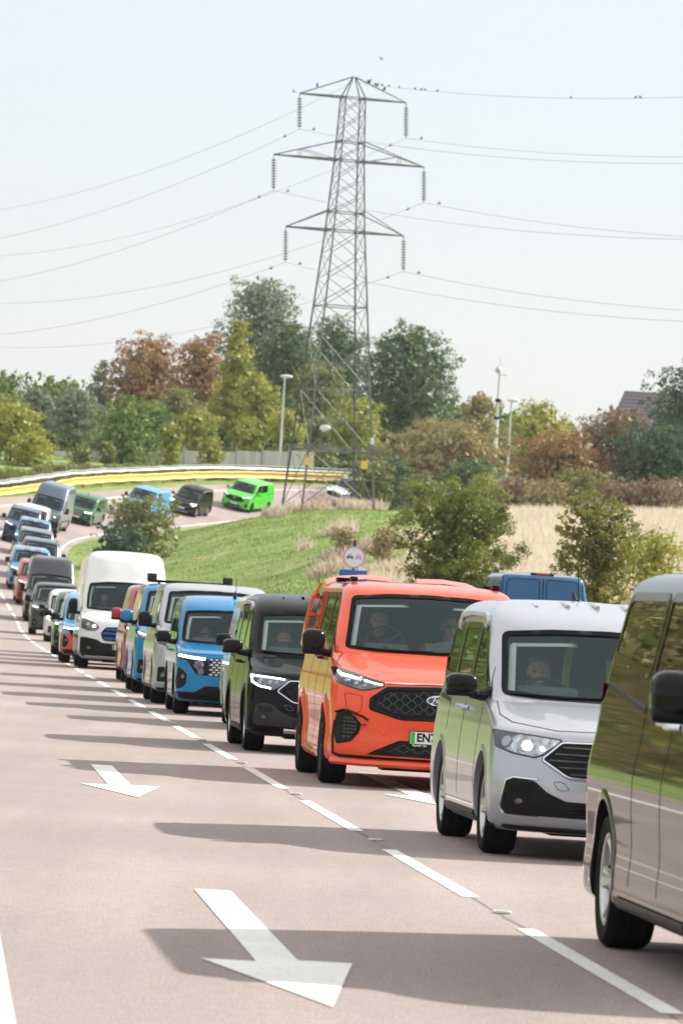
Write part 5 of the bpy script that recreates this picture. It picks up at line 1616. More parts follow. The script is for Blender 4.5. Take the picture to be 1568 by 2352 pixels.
PL = [
    # x0, x1, base, top, Y, leaf, label, category, extra
    (-70, 112, 1095, 905, 402, 'yellow', 'wide yellow green tree in front of the left end of the pale fence', 'tree', dict(trunk=.05, ragged=.3)),
    (-60, 60, 1060, 900, 425, 'olive', 'olive tree at the left photo edge behind the yellow green one', 'tree', dict()),
    (25, 130, 1060, 882, 428, 'grey', 'dull grey green tree with brownish lower leaves near the left edge', 'tree', dict()),
    (105, 235, 1060, 880, 425, 'grey', 'grey green tree rising over the shrubs left of the rust coloured tree', 'tree', dict(ragged=.3)),
    (205, 352, 1078, 890, 416, 'green', 'mid green tree in front of the pale fence below the rust coloured tree', 'tree', dict(trunk=.03, shape='cone', ragged=.35)),
    (150, 216, 1082, 1018, 408, 'olive', 'small olive shrub on the verge, leftmost against the pale fence', 'shrub', dict(trunk=.02)),
    (222, 265, 1078, 1012, 408, 'olive', 'narrow pale shrub just right of the small olive shrub', 'shrub', dict(trunk=.02)),
    (360, 420, 1076, 962, 410, 'yellow', 'slim yellow leaved sapling in front of the pale fence', 'shrub', dict(trunk=.03, ragged=.4)),
    (450, 512, 1076, 998, 408, 'yellow', 'rounded bright green shrub in front of the pale fence', 'shrub', dict(trunk=.02)),
    (235, 420, 1040, 756, 470, 'rust', 'broad rust coloured tree at the left of the tall trees', 'tree', dict(ragged=.35, shape='flat', trunk=.3)),
    (380, 520, 1040, 752, 466, 'rust', 'rust coloured tree beside the yellow green one', 'tree', dict(ragged=.35, trunk=.25)),
    (190, 262, 1040, 812, 472, 'grey', 'thin half bare tree at the left flank of the rust tree', 'tree', dict(dens=.14, ragged=.5, trunk=.3)),
    (340, 470, 1060, 885, 440, 'olive', 'olive green tree low in front of the rust coloured trees', 'tree', dict()),
    (462, 600, 1060, 705, 455, 'yellow', 'tall yellow green tree between the rust trees and the dark ones', 'tree', dict(ragged=.38, shape='cone', dens=.9)),
    (520, 645, 1060, 840, 445, 'yellow', 'yellow green tree just left of the street lamp', 'tree', dict(ragged=.35)),
    (465, 708, 1040, 612, 500, 'grey', 'tallest tree, grey green with open airy top, left of the pylon', 'tree', dict(ragged=.45, dens=.75, trunk=.2)),
    (560, 740, 1040, 715, 480, 'deep', 'dark tree right behind the street lamp', 'tree', dict(dens=1.1)),
    (655, 860, 1040, 715, 490, 'deep', 'dark green tree filling the pylon legs', 'tree', dict(dens=1.1)),
    (640, 800, 1040, 820, 455, 'olive', 'olive tree with a few red leaves behind the pylon', 'tree', dict()),
    (800, 1055, 1040, 732, 475, 'deep', 'large round dark green tree right of the pylon', 'tree', dict(dens=1.3, ragged=.18)),
    (740, 880, 1090, 905, 440, 'yellow', 'light yellow green tree low behind the right pylon leg', 'tree', dict()),
    (610, 700, 1075, 930, 430, 'yellow', 'yellowish tree at the foot of the street lamp', 'tree', dict(ragged=.35)),
    (520, 610, 1070, 950, 428, 'yellow', 'pale yellow bushy tree behind the right part of the fence', 'tree', dict(ragged=.35)),
    (1035, 1150, 1040, 890, 470, 'tan', 'tan topped tree left of the tall camera mast', 'tree', dict()),
    (1150, 1310, 1070, 914, 450, 'yellow', 'yellow green tree right of the two masts', 'tree', dict(ragged=.3)),
    (835, 1195, 1125, 932, 405, 'tan', 'wide tan bush mound right of the pylon', 'bush', dict(trunk=.02, shape='flat', dens=1.3)),
    (840, 960, 1140, 1040, 397, 'deep', 'dark low bush at the right pylon foot', 'bush', dict(trunk=.02, dens=1.2)),
    (920, 1010, 1140, 1078, 385, 'olive', 'pale olive bush behind the round green bush', 'bush', dict(trunk=.02)),
    (1000, 1160, 1140, 1040, 392, 'deep', 'dark hollow bush below the tan mound', 'bush', dict(trunk=.02)),
    (790, 900, 1150, 1045, 392, 'olive', 'olive thicket hiding the end of the yellow rail', 'bush', dict(trunk=.02, dens=1.3)),
    (1150, 1400, 1140, 968, 385, 'rust', 'rusty red bush mass above the dry meadow', 'bush', dict(trunk=.02, shape='flat', dens=1.1)),
    (1130, 1260, 1145, 1085, 375, 'brown', 'low brown bush at the top edge of the dry meadow', 'bush', dict(trunk=.02)),
    (1250, 1450, 1145, 1060, 375, 'olive', 'low olive hedge at the top edge of the dry meadow', 'bush', dict(trunk=.02, dens=1.2)),
    (1290, 1520, 1130, 912, 398, 'brown', 'dark brown red tree in front of the house roof', 'tree', dict(trunk=.05, shape='flat', dens=1.1)),
    (1400, 1640, 1150, 950, 385, 'dark', 'dark green mass at the right photo edge', 'bush', dict(trunk=.03, dens=1.2)),
    (1478, 1730, 1130, 798, 392, 'dark', 'tall dark green tree rising at the right photo edge', 'tree', dict(trunk=.1, ragged=.35)),
    (1440, 1600, 1155, 1085, 370, 'brown', 'low brownish hedge at the right edge of the meadow', 'bush', dict(trunk=.02)),
    (0, 130, 1100, 985, 398, 'yellow', 'low bright yellow green shrub spilling over the left end of the grey rail', 'shrub', dict(trunk=.02)),
    (120, 215, 1060, 935, 432, 'olive', 'brownish olive tree between the grey green ones at the left', 'tree', dict()),
    (280, 400, 1060, 905, 436, 'green', 'green tree under the left part of the rust coloured crown', 'tree', dict(trunk=.05)),
    (395, 500, 1060, 930, 434, 'yellow', 'yellow green tree under the right part of the rust coloured crown', 'tree', dict(trunk=.05)),
    (590, 680, 1060, 900, 452, 'deep', 'dark tree directly behind the street lamp pole', 'tree', dict(trunk=.05)),
    (680, 790, 1070, 945, 446, 'olive', 'olive green shrubby tree framed by the lower pylon legs', 'tree', dict(trunk=.05)),
    (0, 70, 1030, 915, 445, 'green', 'green tree half hidden at the left photo edge', 'tree', dict(trunk=.05)),
    (1195, 1330, 1145, 1095, 372, 'tan', 'low tan bush in the hedge below the rusty bush mass', 'bush', dict(trunk=.02)),
    (1340, 1500, 1150, 1090, 371, 'brown', 'low reddish brown bush in the hedge below the house roof', 'bush', dict(trunk=.02)),
    (1060, 1180, 1142, 1080, 378, 'olive', 'low olive bush just right of the round green bush top', 'bush', dict(trunk=.02)),
    # near ones
    (900, 1182, 1350, 1076, 178, 'bush', 'big round green bush in the meadow behind the orange van', 'bush', dict(trunk=.02, dens=2.6, leaf=.085, ragged=.17)),
    (1268, 1462, 1380, 1118, 165, 'bushy', 'olive bush with yellow tips right of the dark blue van', 'bush', dict(trunk=.02, dens=2.3, leaf=.085, ragged=.22)),
    (1395, 1600, 1375, 1190, 172, 'yellow', 'thin yellow leaved bush above the nearest black people carrier', 'bush', dict(trunk=.02, dens=.7, leaf=.08, ragged=.5)),
    (228, 410, 1275, 1120, 300, 'olive', 'olive bush on the inner verge of the bend, before the sky blue van', 'bush', dict(trunk=.02, dens=1.0, leaf=.15, ragged=.38)),
    (215, 340, 1275, 1195, 297, 'dark', 'dark twiggy lower growth under the olive bush on the bend', 'bush', dict(trunk=.02, dens=.9, leaf=.2)),
    (752, 830, 1262, 1205, 262, 'tan', 'dry straw coloured shrub behind the no overtaking sign', 'shrub', dict(trunk=.02, dens=.5, ragged=.5)),
    (840, 915, 1290, 1200, 240, 'tan', 'dry straw coloured shrub left of the big round bush', 'shrub', dict(trunk=.02, dens=.5, ragged=.5)),
]
for (x0, x1, yb, yt, Y, k, lab, cat, ex) in PL:
    gname = {'tree': GT, 'bush': 'bushes round the meadow', 'shrub': 'shrubs on the verges'}[cat]
    plant_px(x0, x1, yb, yt, Y, k, lab, cat, name=cat, group=gname, **ex)
# the tree belt along the left of the straight (mirrored in the sides of the vans)
lt = []
for i in range(20):
    Y = 70 + i * 17.0; X = -20 - Y * .085 - nprnd.uniform(0, 3)
    if Y > 300: X = -34 - nprnd.uniform(0, 6)
    lt.append((X, Y))
kinds = ['yellow', 'tan', 'olive', 'yellow', 'green']
for i, (X, Y) in enumerate(lt):
    o = plant('tree', X, Y, gz(X, Y), 11 + 3 * nprnd.rand(), 13 + 5 * nprnd.rand(), kinds[i % 5], 'roadside tree left of the road, outside the photo, seen only mirrored in the van sides', 'tree', 'roadside trees outside the left photo edge', leaf=.5, dens=1.6, trunk=.08, ragged=.35)

# far wooded ground behind everything
V, _ = crown(10, 8, 4000, .5)
allV = []
for i in range(46):
    X = -75 + i * 4.0; sc_ = nprnd.uniform(.8, 1.25)
    yy = 505 + nprnd.uniform(-8, 8)
    hz = 9.6 + 1.2 * math.sin(i * .7)
    q = V[: (len(V) // 4) * 4].copy() * np.array([.8 * sc_, .8, hz / 8]) + np.array([X, yy, 11.0])
    allV.append(q)
wd = bpy.data.objects.new('distant_wood', mesh_quads('distant_wood', np.concatenate(allV), LG['green'])); col.objects.link(wd)
tag(wd, kind='stuff')

# scrub behind the guard rails
Vs = []
V0, _ = crown(2.2, 1.3, 900, .13, .3, lobes=6, low=True)
for s_ in np.arange(S0(300), S0(386) + 34, 1.25):
    for l_ in (-7.6, -9.2, -11):
        b = road_pt(s_, l_ + nprnd.uniform(-.7, .7)); k_ = nprnd.uniform(.35, .95)
        Vs.append(V0 * k_ + np.array([b.x, b.y, gz(b.x, b.y) - .1]))
sb_ = bpy.data.objects.new('scrub', mesh_quads('scrub', np.concatenate(Vs), LG['olive'])); col.objects.link(sb_); tag(sb_, kind='stuff')

# ---- tall dry grass
def grass_blades(n, fn, h, w, m, name):
    P = fn(n); k = len(P); z = terrain_z(P[:, 0], P[:, 1]) - .03
    a = nprnd.uniform(0, math.pi, k); hh = h * nprnd.uniform(.4, 1.15, k) * (.75 + .35 * np.sin(P[:, 0] * 1.1 + np.sin(P[:, 1] * .7) * 2) * np.sin(P[:, 1] * .35 + P[:, 0] * .4)); lean = nprnd.normal(size=(k, 2)) * .34 * hh[:, None]
    dx = np.cos(a) * w / 2; dy = np.sin(a) * w / 2
    b = np.stack([P[:, 0], P[:, 1], z], 1); t = b + np.stack([lean[:, 0], lean[:, 1], hh], 1)
    o = np.stack([dx, dy, 0 * dx], 1)
    V = np.stack([b - o, b + o, t + o * .25, t - o * .25], 1).reshape(-1, 3)
    ob = bpy.data.objects.new(name, mesh_quads(name, V, m)); col.objects.link(ob); tag(ob, kind='stuff')
    return ob
M_STRAW = leaf_mat('straw', (.45, .39, .30), (.58, .51, .41), (.68, .61, .52), .4)
M_STRAW2 = leaf_mat('straw_tuft', (.44, .36, .28), (.58, .49, .39), (.70, .61, .50), .45)
def edge_x(y): return np.interp(y, [120, 180, 200, 230, 262, 300, 335], [.6, .6, 1.4, 1.9, 3.3, 5.2, 5.2])
def meadow(n):
    y = nprnd.uniform(135, 368, n); x = edge_x(y) + nprnd.rand(n) ** .8 * (26 - 4) + nprnd.normal(size=n) * .7
    ok = x < y * .0675 + 3
    return np.stack([x, y], 1)[ok]
o = grass_blades(110000, meadow, .6, .035, M_STRAW, 'dry_grass')
def patchy(cx, cy, rx, ry, n):
    def f(_):
        r = np.sqrt(nprnd.rand(n)); a = nprnd.uniform(0, 6.28, n)
        return np.stack([cx + rx * r * np.cos(a), cy + ry * r * np.sin(a)], 1)
    return f
for (px, py, Yp, rx, n) in ((690, 1182, 337, 1.9, 1500), (635, 1178, 339, .9, 500), (830, 1178, 339, 1.5, 1000), (820, 1290, 230, 1.0, 260), (880, 1300, 232, 1.2, 500), (800, 1245, 262, 1.3, 500), (760, 1270, 250, .9, 300), (905, 1240, 262, 1.6, 900), (850, 1325, 205, 1.1, 700), (780, 1215, 285, 1.0, 250), (905, 1300, 215, 1.3, 900), (700, 1235, 275, .5, 60), (560, 1300, 245, .5, 50), (640, 1190, 325, .6, 80)):
    p = at(px, py, Yp)
    o = grass_blades(n, patchy(p.x, Yp, rx, rx * 1.2, n), .85, .06, M_STRAW2, 'straw_tuft')
M_TURF = leaf_mat('turf_blades', (.12, .19, .04), (.18, .255, .06), (.30, .33, .11), .35)
def mound(n):
    y = nprnd.uniform(190, 345, n); x = nprnd.uniform(-16, 7, n)
    lx = np.interp(y, PS[:400, 1], PS[:400, 0]) + 4.4
    ok = x > lx
    return np.stack([x, y], 1)[ok]


grass_blades(80000, mound, .13, .06, M_TURF, 'turf_grass')
# ================================================================== guard rails, fence
YEL = mat('yellow_rail_paint', (.68, .44, .07), rough=.55, noise=.1); GALV = mat('galvanised_steel', (.36, .38, .38), rough=.5, metal=.2, noise=.12, nscale=3)
ORP = mat('orange_post_paint', (.65, .22, .02), rough=.6)
def rail(l, up, s0, s1, h, m, name, postm, label, post_every=4):
    root = empty(name, road_pt((s0 + s1) / 2, l)); tag(root, label, 'guard rail', 'guard rails round the bend')
    g = MB(); rings = []
    n = int((s1 - s0) / 1.5)
    for i in range(n + 1):
        s = s0 + (s1 - s0) * i / n; b = road_pt(s, l); zg = gz(b.x, b.y); p, nn = path_at(s)
        prof = [(0, 0), (.05, .12), (.0, .3), (-.03, .5), (.0, .7), (.05, .88), (0, 1)]
        rings.append([Vector((b.x + nn[0] * o, b.y + nn[1] * o, zg + up + f * h)) for o, f in prof])
    g.loft(rings, False)
    o = g.build('beam', m, root); o.location = -root.location
    n = int((s1 - s0) / post_every)
    for i in range(min(n, 99)):
        s = s0 + post_every * i; b = road_pt(s, l - .12); zg = gz(b.x, b.y)
        q = MB(); q.box((0, 0, (up + h) / 2 - .1), (.12, .1, up + h + .1)); o = q.build('post', postm, root, smooth=False)
        o.location = Vector((b.x, b.y, zg)) - root.location
    return root
sa = S0(262); sb = S0(386) + 34
rail(-5.3, .34, sa, sb, .50, YEL, 'guard_rail', ORP, 'low yellow guard rail on orange posts around the outside of the bend')
rail(-6.0, .92, sa - 10, sb + 6, .30, GALV, 'guard_rail', GALV, 'grey steel guard rail running behind and above the yellow one')
FEN = ramp_noise('weathered_board', [(.55, .53, .52), (.66, .64, .62), (.74, .72, .70)], 1.4, stretch=(3, 3, .2), bump=.1)
fr = empty('panel_fence', at(385, 1080, 415)); tag(fr, 'pale grey board fence behind the guard rails', 'fence')
xs = np.arange(60, 720, 60)
for i, x in enumerate(xs):
    a = at(x, 1082, 418); b = at(x + 60, 1082, 418); t = at(x, 1036, 418).z
    g = MB(); L = (b.x - a.x)
    g.box((a.x + L / 2, 418, (t + a.z) / 2 - .6), (L - .03, .06, t - a.z + 1.3))
    for k in range(9): g.box((a.x + L * (k + .5) / 9, 417.96, (t + a.z) / 2 - .6), (L / 9 - .03, .04, t - a.z + 1.25))
    o = g.build('fence_panel', FEN, fr, smooth=False); o.location = -fr.location
    g = MB(); g.box((a.x, 417.9, (t + a.z) / 2 - .5), (.12, .14, t - a.z + 1.7)); g.box((a.x + .1, 417.85, t + .45), (.05, .05, .5), M=Matrix.Rotation(R(35), 3, 'Y'))
    o = g.build('fence_post', GALV, fr, smooth=False); o.location = -fr.location

# ================================================================== pylon
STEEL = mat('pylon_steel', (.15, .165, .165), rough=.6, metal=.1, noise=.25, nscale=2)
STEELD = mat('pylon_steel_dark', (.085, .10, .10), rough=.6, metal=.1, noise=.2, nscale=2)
PY = 338.0
pb = at(753, 1163, PY); pyl = empty('pylon', (pb.x, PY, pb.z)); PHI = R(-16)
tag(pyl, 'tall lattice steel electricity pylon with three pairs of arms', 'pylon')
pyl.rotation_euler = (0, 0, -PHI)
pyl.rotation_euler = (0, 0, R(16))
H1, H2, H3, HT = 16.4, 20.6, 24.35, 25.75
def hw(z): return float(np.interp(z, [-1, 0, 16.4, 20.6, 24.35, 25.6], [2.32, 2.2, .95, .72, .60, .07]))
def corner(k, z):
    sx, sy = ((-1, -1), (1, -1), (1, 1), (-1, 1))[k % 4]; w = hw(z); return Vector((sx * w, sy * w, z))
for k in range(4):
    g = MB(); zs = [-1.2, 0, 3, 6, 9.2, 12, 16.4, 20.6, 24.35, 25.6]
    g.tube([corner(k, z) for z in zs], [.075, .075, .07, .068, .066, .062, .055, .05, .045, .04], 4)
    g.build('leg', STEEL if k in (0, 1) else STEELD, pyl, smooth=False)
lev = [0, 3.3, 6.9, 10.0, 11.9, 13.5, 15.0, 16.4, 17.5, 18.5, 19.5, 20.6, 21.5, 22.4, 23.4, 24.35]
for k in range(4):
    g = MB()
    for i in range(len(lev) - 1):
        a, b = lev[i], lev[i + 1]; r_ = .036 if a < 10 else .03
        m_ = (a + b) / 2
        g.beam(corner(k, a), corner(k + 1, b), r_); g.beam(corner(k + 1, a), corner(k, b), r_)
        if a in (0, 3.3, 6.9):
            mid = (corner(k, m_) + corner(k + 1, m_)) / 2
            g.beam(corner(k, m_), mid, .035); g.beam(corner(k + 1, m_), mid, .035)
    for z in (3.3, 6.9, 11.9, 16.4, 17.5, 20.6, 21.7, 24.35): g.beam(corner(k, z), corner(k + 1, z), .055 if z < 10 else .045)
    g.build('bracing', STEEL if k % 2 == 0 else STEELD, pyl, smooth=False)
g = MB()   # barbed anti-climbing frame
for k in range(4):
    for dz, ex in ((3.42, .55), (3.52, .35), (3.3, .75)):
        a = corner(k, dz); b = corner(k + 1, dz); d = (b - a).normalized(); n = Vector((d.y, -d.x, 0))
        g.beam(a - d * ex + n * .25, b + d * ex + n * .25, .03)
g.build('climbing_guard', STEEL, pyl, smooth=False)
YS = mat('yellow_sign_paint', (.75, .55, .12), rough=.5)
for (k, dz) in ((0, 2.55), (1, 2.55), (1, 3.9)):
    g = MB(); c = corner(k, dz); g.box(c + Vector((.0 if k == 0 else -.55, -.15, 0)), (.42, .03, .48)) if dz < 3 else g.box(c + Vector((0, -.15, .1)), (.22, .03, .4))
    g.build('danger_plate' if dz < 3 else 'number_plate', YS if dz < 3 else WHITEP, pyl, smooth=False)
INS = mat('brown_insulator', (.03, .014, .012), rough=.5, spec=.2)
ends = {}
for (z, L, hh, nm) in ((H1, 3.65, 1.25, 'low'), (H2, 4.65, 1.15, 'mid'), (H3, 3.3, 1.25, 'top')):
    for sg in (-1, 1):
        g = MB(); w = hw(z); tip = Vector((sg * L, 0, z)); 
        for sy in (-1, 1):
            g.beam(Vector((sg * w, sy * w, z)), tip, .07)
            w2 = hw(z + hh); g.beam(Vector((sg * w2, sy * w2, z + hh)), tip, .05)
            if nm == 'mid':
                q = Vector((sg * (w + (L - w) * .6), sy * w * .4, z)); q2 = q + Vector((0, 0, hh * .42)); g.beam(q, q2, .03); g.beam(q2, Vector((sg * (w + .25), sy * w * .9, z)), .03)
        for f in (.25, .5, .75): g.beam(Vector((sg * (w + (L - w) * f), -w * (1 - f), z)), Vector((sg * (w + (L - w) * f), w * (1 - f), z)), .03)
        g.build('cross_arm', STEEL, pyl, smooth=False)
        g = MB(); bot = tip + Vector((.12, 0, -2.12)); d = (bot - tip)
        g.tube([tip, bot], .022, 6)
        Mr = d.to_track_quat('Z', 'Y').to_matrix()
        for i in range(11):
            c = tip + d * (.15 + i * .075)
            for r0, r1, hh2 in ((.06, .14, .03), (.14, .05, .07)):
                pass
            rings = []
            for rr, h_ in ((.04, -.02), (.155, .0), (.15, .035), (.04, .055)):
                rings.append([c + Mr @ Vector((rr * math.cos(2 * math.pi * j / 10), rr * math.sin(2 * math.pi * j / 10), h_)) for j in range(10)])
            g.loft(rings, True)
        g.build('insulator', INS, pyl)
        ends[(nm, sg)] = bot
bpy.context.view_layer.update()
Mp = pyl.matrix_world.copy()
# ---- wires
WIRE = mat('wire_grey', (.45, .50, .57), rough=.6)
def edge_point(S, d, px):
    """where a wire leaving S along d (horizontal) crosses the picture column px: distance k"""
    for i in range(1, 4000):
        k = i * .1; X = S.x + d.x * k; Y = S.y + d.y * k
        u = X / Y * FPX
        if abs(u) > abs(px - 784): return k, X, Y
    return 100, 0, 300
c16, s16 = math.cos(R(16)), math.sin(R(16))
dl = Vector((-s16 * 1.0, c16, 0)); dr = Vector((s16, -c16, 0))
def wire(S, yl, yr, label, name='power_line'):
    g = MB(); pts = []
    for d, px, ye in ((dl, 0, yl), (dr, 1568, yr)):
        k, X, Y = edge_point(S, d, px); zt = at(px, ye, Y).z; c = .00045
        m = (zt - S.z - c * k * k) / k
        q = [Vector((S.x + d.x * t, S.y + d.y * t, S.z + m * t + c * t * t)) for t in np.linspace(0, k * 1.35, 26)]
        pts = q[::-1] + pts if d is dl else pts + q[1:]
    g.tube(pts, .013, 5)
    return tag(g.build(name, WIRE), label, 'power line', 'wires strung from the pylon')
Q = lambda a, b: Mp @ ends[(a, b)]
wire(Q('top', -1), 537, 372, 'wire hung from the top left arm of the pylon')
wire(Q('top', 1), 583, 357, 'wire hung from the top right arm of the pylon')
wire(Q('mid', -1), 638, 548, 'wire hung from the long middle left arm of the pylon')
wire(Q('mid', 1), 695, 543, 'wire hung from the long middle right arm of the pylon')
wire(Q('low', -1), 765, 738, 'wire hung from the lowest left arm of the pylon')
wire(Q('low', 1), 797, 713, 'wire hung from the lowest right arm of the pylon')
EW = Mp @ Vector((0, 0, 25.3)); wire(EW, 472, 217, 'topmost earth wire running from the pylon peak')
# vibration dampers near the clamps
g0 = MB(); g0.tube([(-.22, 0, -.1), (-.1, 0, -.14), (.1, 0, -.14), (.22, 0, -.1)], .02, 5); g0.ell((-.2, 0, -.12), (.09, .05, .05)); g0.ell((.2, 0, -.12), (.09, .05, .05)); g0.tube([(0, 0, -.14), (0, 0, .03)], .02, 5)
dm = g0.mesh('damper', STEELD); i = 0
for (a, b), e in ends.items():
    for d, sg in ((dl, -1), (dr, 1)):
        o = bpy.data.objects.new('vibration_damper', dm); col.objects.link(o)
        o.location = Q(a, b) + d * 3.2 * 1.0 + Vector((0, 0, -.12 if sg < 0 else -.1)); o.rotation_euler = (0, 0, math.atan2(d.y, d.x))
        tag(o, 'small wire damper %s the %s %s insulator of the pylon' % ('beyond' if sg < 0 else 'this side of', {'low': 'lowest', 'mid': 'middle', 'top': 'top'}[a], 'left' if b < 0 else 'right'), 'wire damper', 'dampers clamped on the wires')

# ---- birds
BIRD = mat('bird_feathers', (.03, .03, .035), rough=.8)
g = MB()
g.ell((0, 0, .10), (.07, .13, .075), 10, 7, Matrix.Rotation(R(25), 4, 'X')); g.ell((0, -.12, .19), (.045, .05, .045), 8, 6); g.tube([(0, -.16, .19), (0, -.2, .185)], [.015, .004], 5)
g.loft([[(-.03, .08, .07), (.03, .08, .07), (.03, .1, .05), (-.03, .1, .05)], [(-.025, .26, -.02), (.025, .26, -.02), (.025, .26, -.03), (-.025, .26, -.03)]], True, True); g.tube([(0, -.01, .05), (0, 0, 0)], .008, 4)
bm_ = g.mesh('bird', BIRD)
def ew_at(px):
    best = None
    k, X, Y = edge_point(EW, dr, 1568); zt = at(1568, 217, Y).z; c = .00045; m = (zt - EW.z - c * k * k) / k
    for t in np.linspace(0, k, 500):
        p = Vector((EW.x + dr.x * t, EW.y + dr.y * t, EW.z + m * t + c * t * t))
        u = p.x / p.y * FPX; v = 230 - (p.z - CAMH) / p.y * FPX
        x = 784 + u * math.cos(ROLL) - v * math.sin(ROLL)
        if best is None or abs(x - px) < best[0]: best = (abs(x - px), p)
    return best[1]
blist = [(878, 'w'), (893, 'w'), (917, 'w'), (952, 'w'), (967, 'w'), (976, 'w'), (1003, 'w'), (1311, 'w'), (1460, 'w'), (1470, 'w'), (862, 'w'), (848, 'w')]
for i, (px, _) in enumerate(blist):
    o = bpy.data.objects.new('bird', bm_); col.objects.link(o); o.location = ew_at(px); o.rotation_euler = (0, 0, nprnd.uniform(-2, 2)); o.scale = (.58,) * 3
    n_ = sum(1 for q in blist if q[0] < px)
    tag(o, 'small dark bird perched on the top wire, %s from the pylon' % ['nearest', 'second', 'third', 'fourth', 'fifth', 'sixth', 'seventh', 'eighth', 'ninth', 'tenth', 'eleventh', 'farthest'][n_], 'bird', 'birds perched on the wire')
top_l = lambda f: Mp @ Vector((-3.3 * (1 - f), 0, H3 + 1.25 * f))
for i, (f, lab) in enumerate(((.33, 'small dark bird perched on the top left stay of the pylon'),)):
    o = bpy.data.objects.new('bird', bm_); col.objects.link(o); o.location = Mp @ Vector((-3.3 + 3.2 * f, 0, H3 + 1.35 * f + .03)); tag(o, lab, 'bird', 'birds perched on the pylon')
for f in (.25, .4, .55):
    o = bpy.data.objects.new('bird', bm_); col.objects.link(o); o.location = Mp @ Vector((3.3 * f + .1, 0, 25.6 - 1.25 * f + .04)); o.rotation_euler = (0, 0, f * 5)
    tag(o, 'small dark bird on the top right stay of the pylon, %s from the peak' % {.25: 'first', .4: 'second', .55: 'third'}[f], 'bird', 'birds perched on the pylon')
def flying(px, py, Y, label):
    g = MB(); g.ell((0, 0, 0), (.22, .06, .055), 10, 6)
    for sg in (1, -1): g.loft([[(.08, sg * .03, .02), (-.08, sg * .03, .02), (-.08, sg * .03, .0)], [(.02, sg * .3, .12), (-.14, sg * .3, .12), (-.14, sg * .3, .11)], [(-.12, sg * .62, .03), (-.2, sg * .62, .03), (-.2, sg * .62, .025)]], True, True)
    o = g.build('bird', mat('bird_grey', (.25, .25, .27), rough=.8)); o.location = at(px, py, Y); o.rotation_euler = (R(20), R(-15), R(15)); o.scale = (.6,) * 3; tag(o, label, 'bird', 'birds in flight')
flying(876, 135, 300, 'pale bird gliding in the sky above the pylon peak'); flying(676, 210, 320, 'small bird flying just left of the top left arm of the pylon')

# ================================================================== street lamps, masts, signs, house
LPOST = mat('lamp_post_grey', (.52, .55, .56), rough=.45, metal=.2)
def lamp_post(px, yt, yb, Y, label, head=(.95, .28), pm=LPOST):
    t = at(px, yt, Y); b = at(px, yb, Y); zg = min(b.z, gz(t.x, Y)) - .2
    r = empty('street_lamp', (t.x, Y, zg)); tag(r, label, 'street lamp', 'street lamps beyond the bend'); H_ = t.z - zg
    g = MB(); g.tube([(0, 0, 0), (0, 0, H_ * .25), (0, 0, H_ * .26), (0, 0, H_)], [.13, .13, .09, .065] if pm is LPOST else .05, 8); g.build('pole', pm, r)
    g = MB(); g.ell((.12, 0, H_ + .02), (head[0] / 2, .2, head[1] / 2), 14, 8); g.tube([(0, 0, H_ - .25), (0, 0, H_ + .05)], .09, 8); g.build('lamp_head', WHITEP, r)
lamp_post(654, 865, 1060, 420, 'street lamp with white head behind the fence, left of the pylon')
lamp_post(1174, 920, 1010, 430, 'street lamp right of the tall camera mast')
lamp_post(743, 984, 1060, 425, 'lamp with a boxy white head on a dark pole, seen through the pylon legs', head=(.85, .5), pm=GREYPL)
t = at(1147, 850, 428); zg = gz(t.x, 428) - .2; r = empty('camera_mast', (t.x, 428, zg)); tag(r, 'tall thin mast with a small camera and aerial on top', 'mast'); H_ = t.z - zg
g = MB(); g.tube([(0, 0, 0), (0, 0, H_ * .6), (0, 0, H_ * .61), (0, 0, H_)], [.17, .15, .09, .07], 8); g.build('pole', LPOST, r)
g = MB(); g.tube([(0, 0, H_ * .62 + 1.0), (0, 0, H_ * .62 + 1.25)], .2, 8); g.tube([(0, 0, H_ * .62 - .3), (0, 0, H_ * .62 - .1)], .2, 8); g.build('collar', BLACK, r)
g = MB(); g.ell((-.12, 0, H_ + .0), (.22, .2, .26)); g.tube([(0, 0, H_ - .3), (.6, 0, H_ - .4)], .03, 5); g.tube([(0, 0, H_), (.03, 0, H_ + .9)], .025, 5); g.build('camera_head', LPOST, r)
# no overtaking sign and blue panel
SY = 163.0; c = at(813, 1280, SY); zg = gz(c.x, SY)
r = empty('road_sign', (c.x, SY, zg)); tag(r, 'round white no overtaking sign with pink rim above a blue panel', 'road sign')
g = MB(); g.tube([(0, .05, -.3), (0, .04, c.z - zg + .49)], .038, 8); g.build('pole', BLACK, r)
cz = c.z - zg; rad = .315
PINK = mat('sign_pink', (.66, .25, .52), rough=.4); SIGNW = mat('sign_white', (.70, .73, .78), rough=.4); SIGNB = mat('sign_dark', (.10, .11, .12), rough=.5)
g = MB(); g.lathe([(rad, 0), (rad, -.012), (rad * .86, -.013), (rad * .86, -.008)], (0, 0, cz), 'Y', 36); g.build('rim', PINK, r)
g = MB(); g.lathe([(rad * .875, -.010), (.001, -.0101)], (0, 0, cz), 'Y', 36); g.lathe([(rad * .98, .004), (.001, .005)], (0, 0, cz), 'Y', 36); face = g.build('sign_face', SIGNW, r)
def car_icon(cx, m):
    g = MB(); y = -.016
    def pl(P): g.add([(cx + a, y, cz + b) for a, b in P], [tuple(range(len(P)))])
    pl([(-.095, -.03), (.095, -.03), (.095, .02), (.07, .035), (-.07, .035), (-.095, .02)])
    pl([(-.06, .035), (-.045, .075), (-.03, .075), (-.045, .035)]); pl([(.045, .035), (.03, .075), (.045, .075), (.06, .035)]); pl([(-.045, .065), (-.045, .08), (.045, .08), (.045, .065)])
    pl([(-.09, -.03), (-.09, -.06), (-.05, -.06), (-.05, -.03)]); pl([(.05, -.03), (.05, -.06), (.09, -.06), (.09, -.03)])
    g.build('car_symbol', m, face, smooth=False, fix=False)
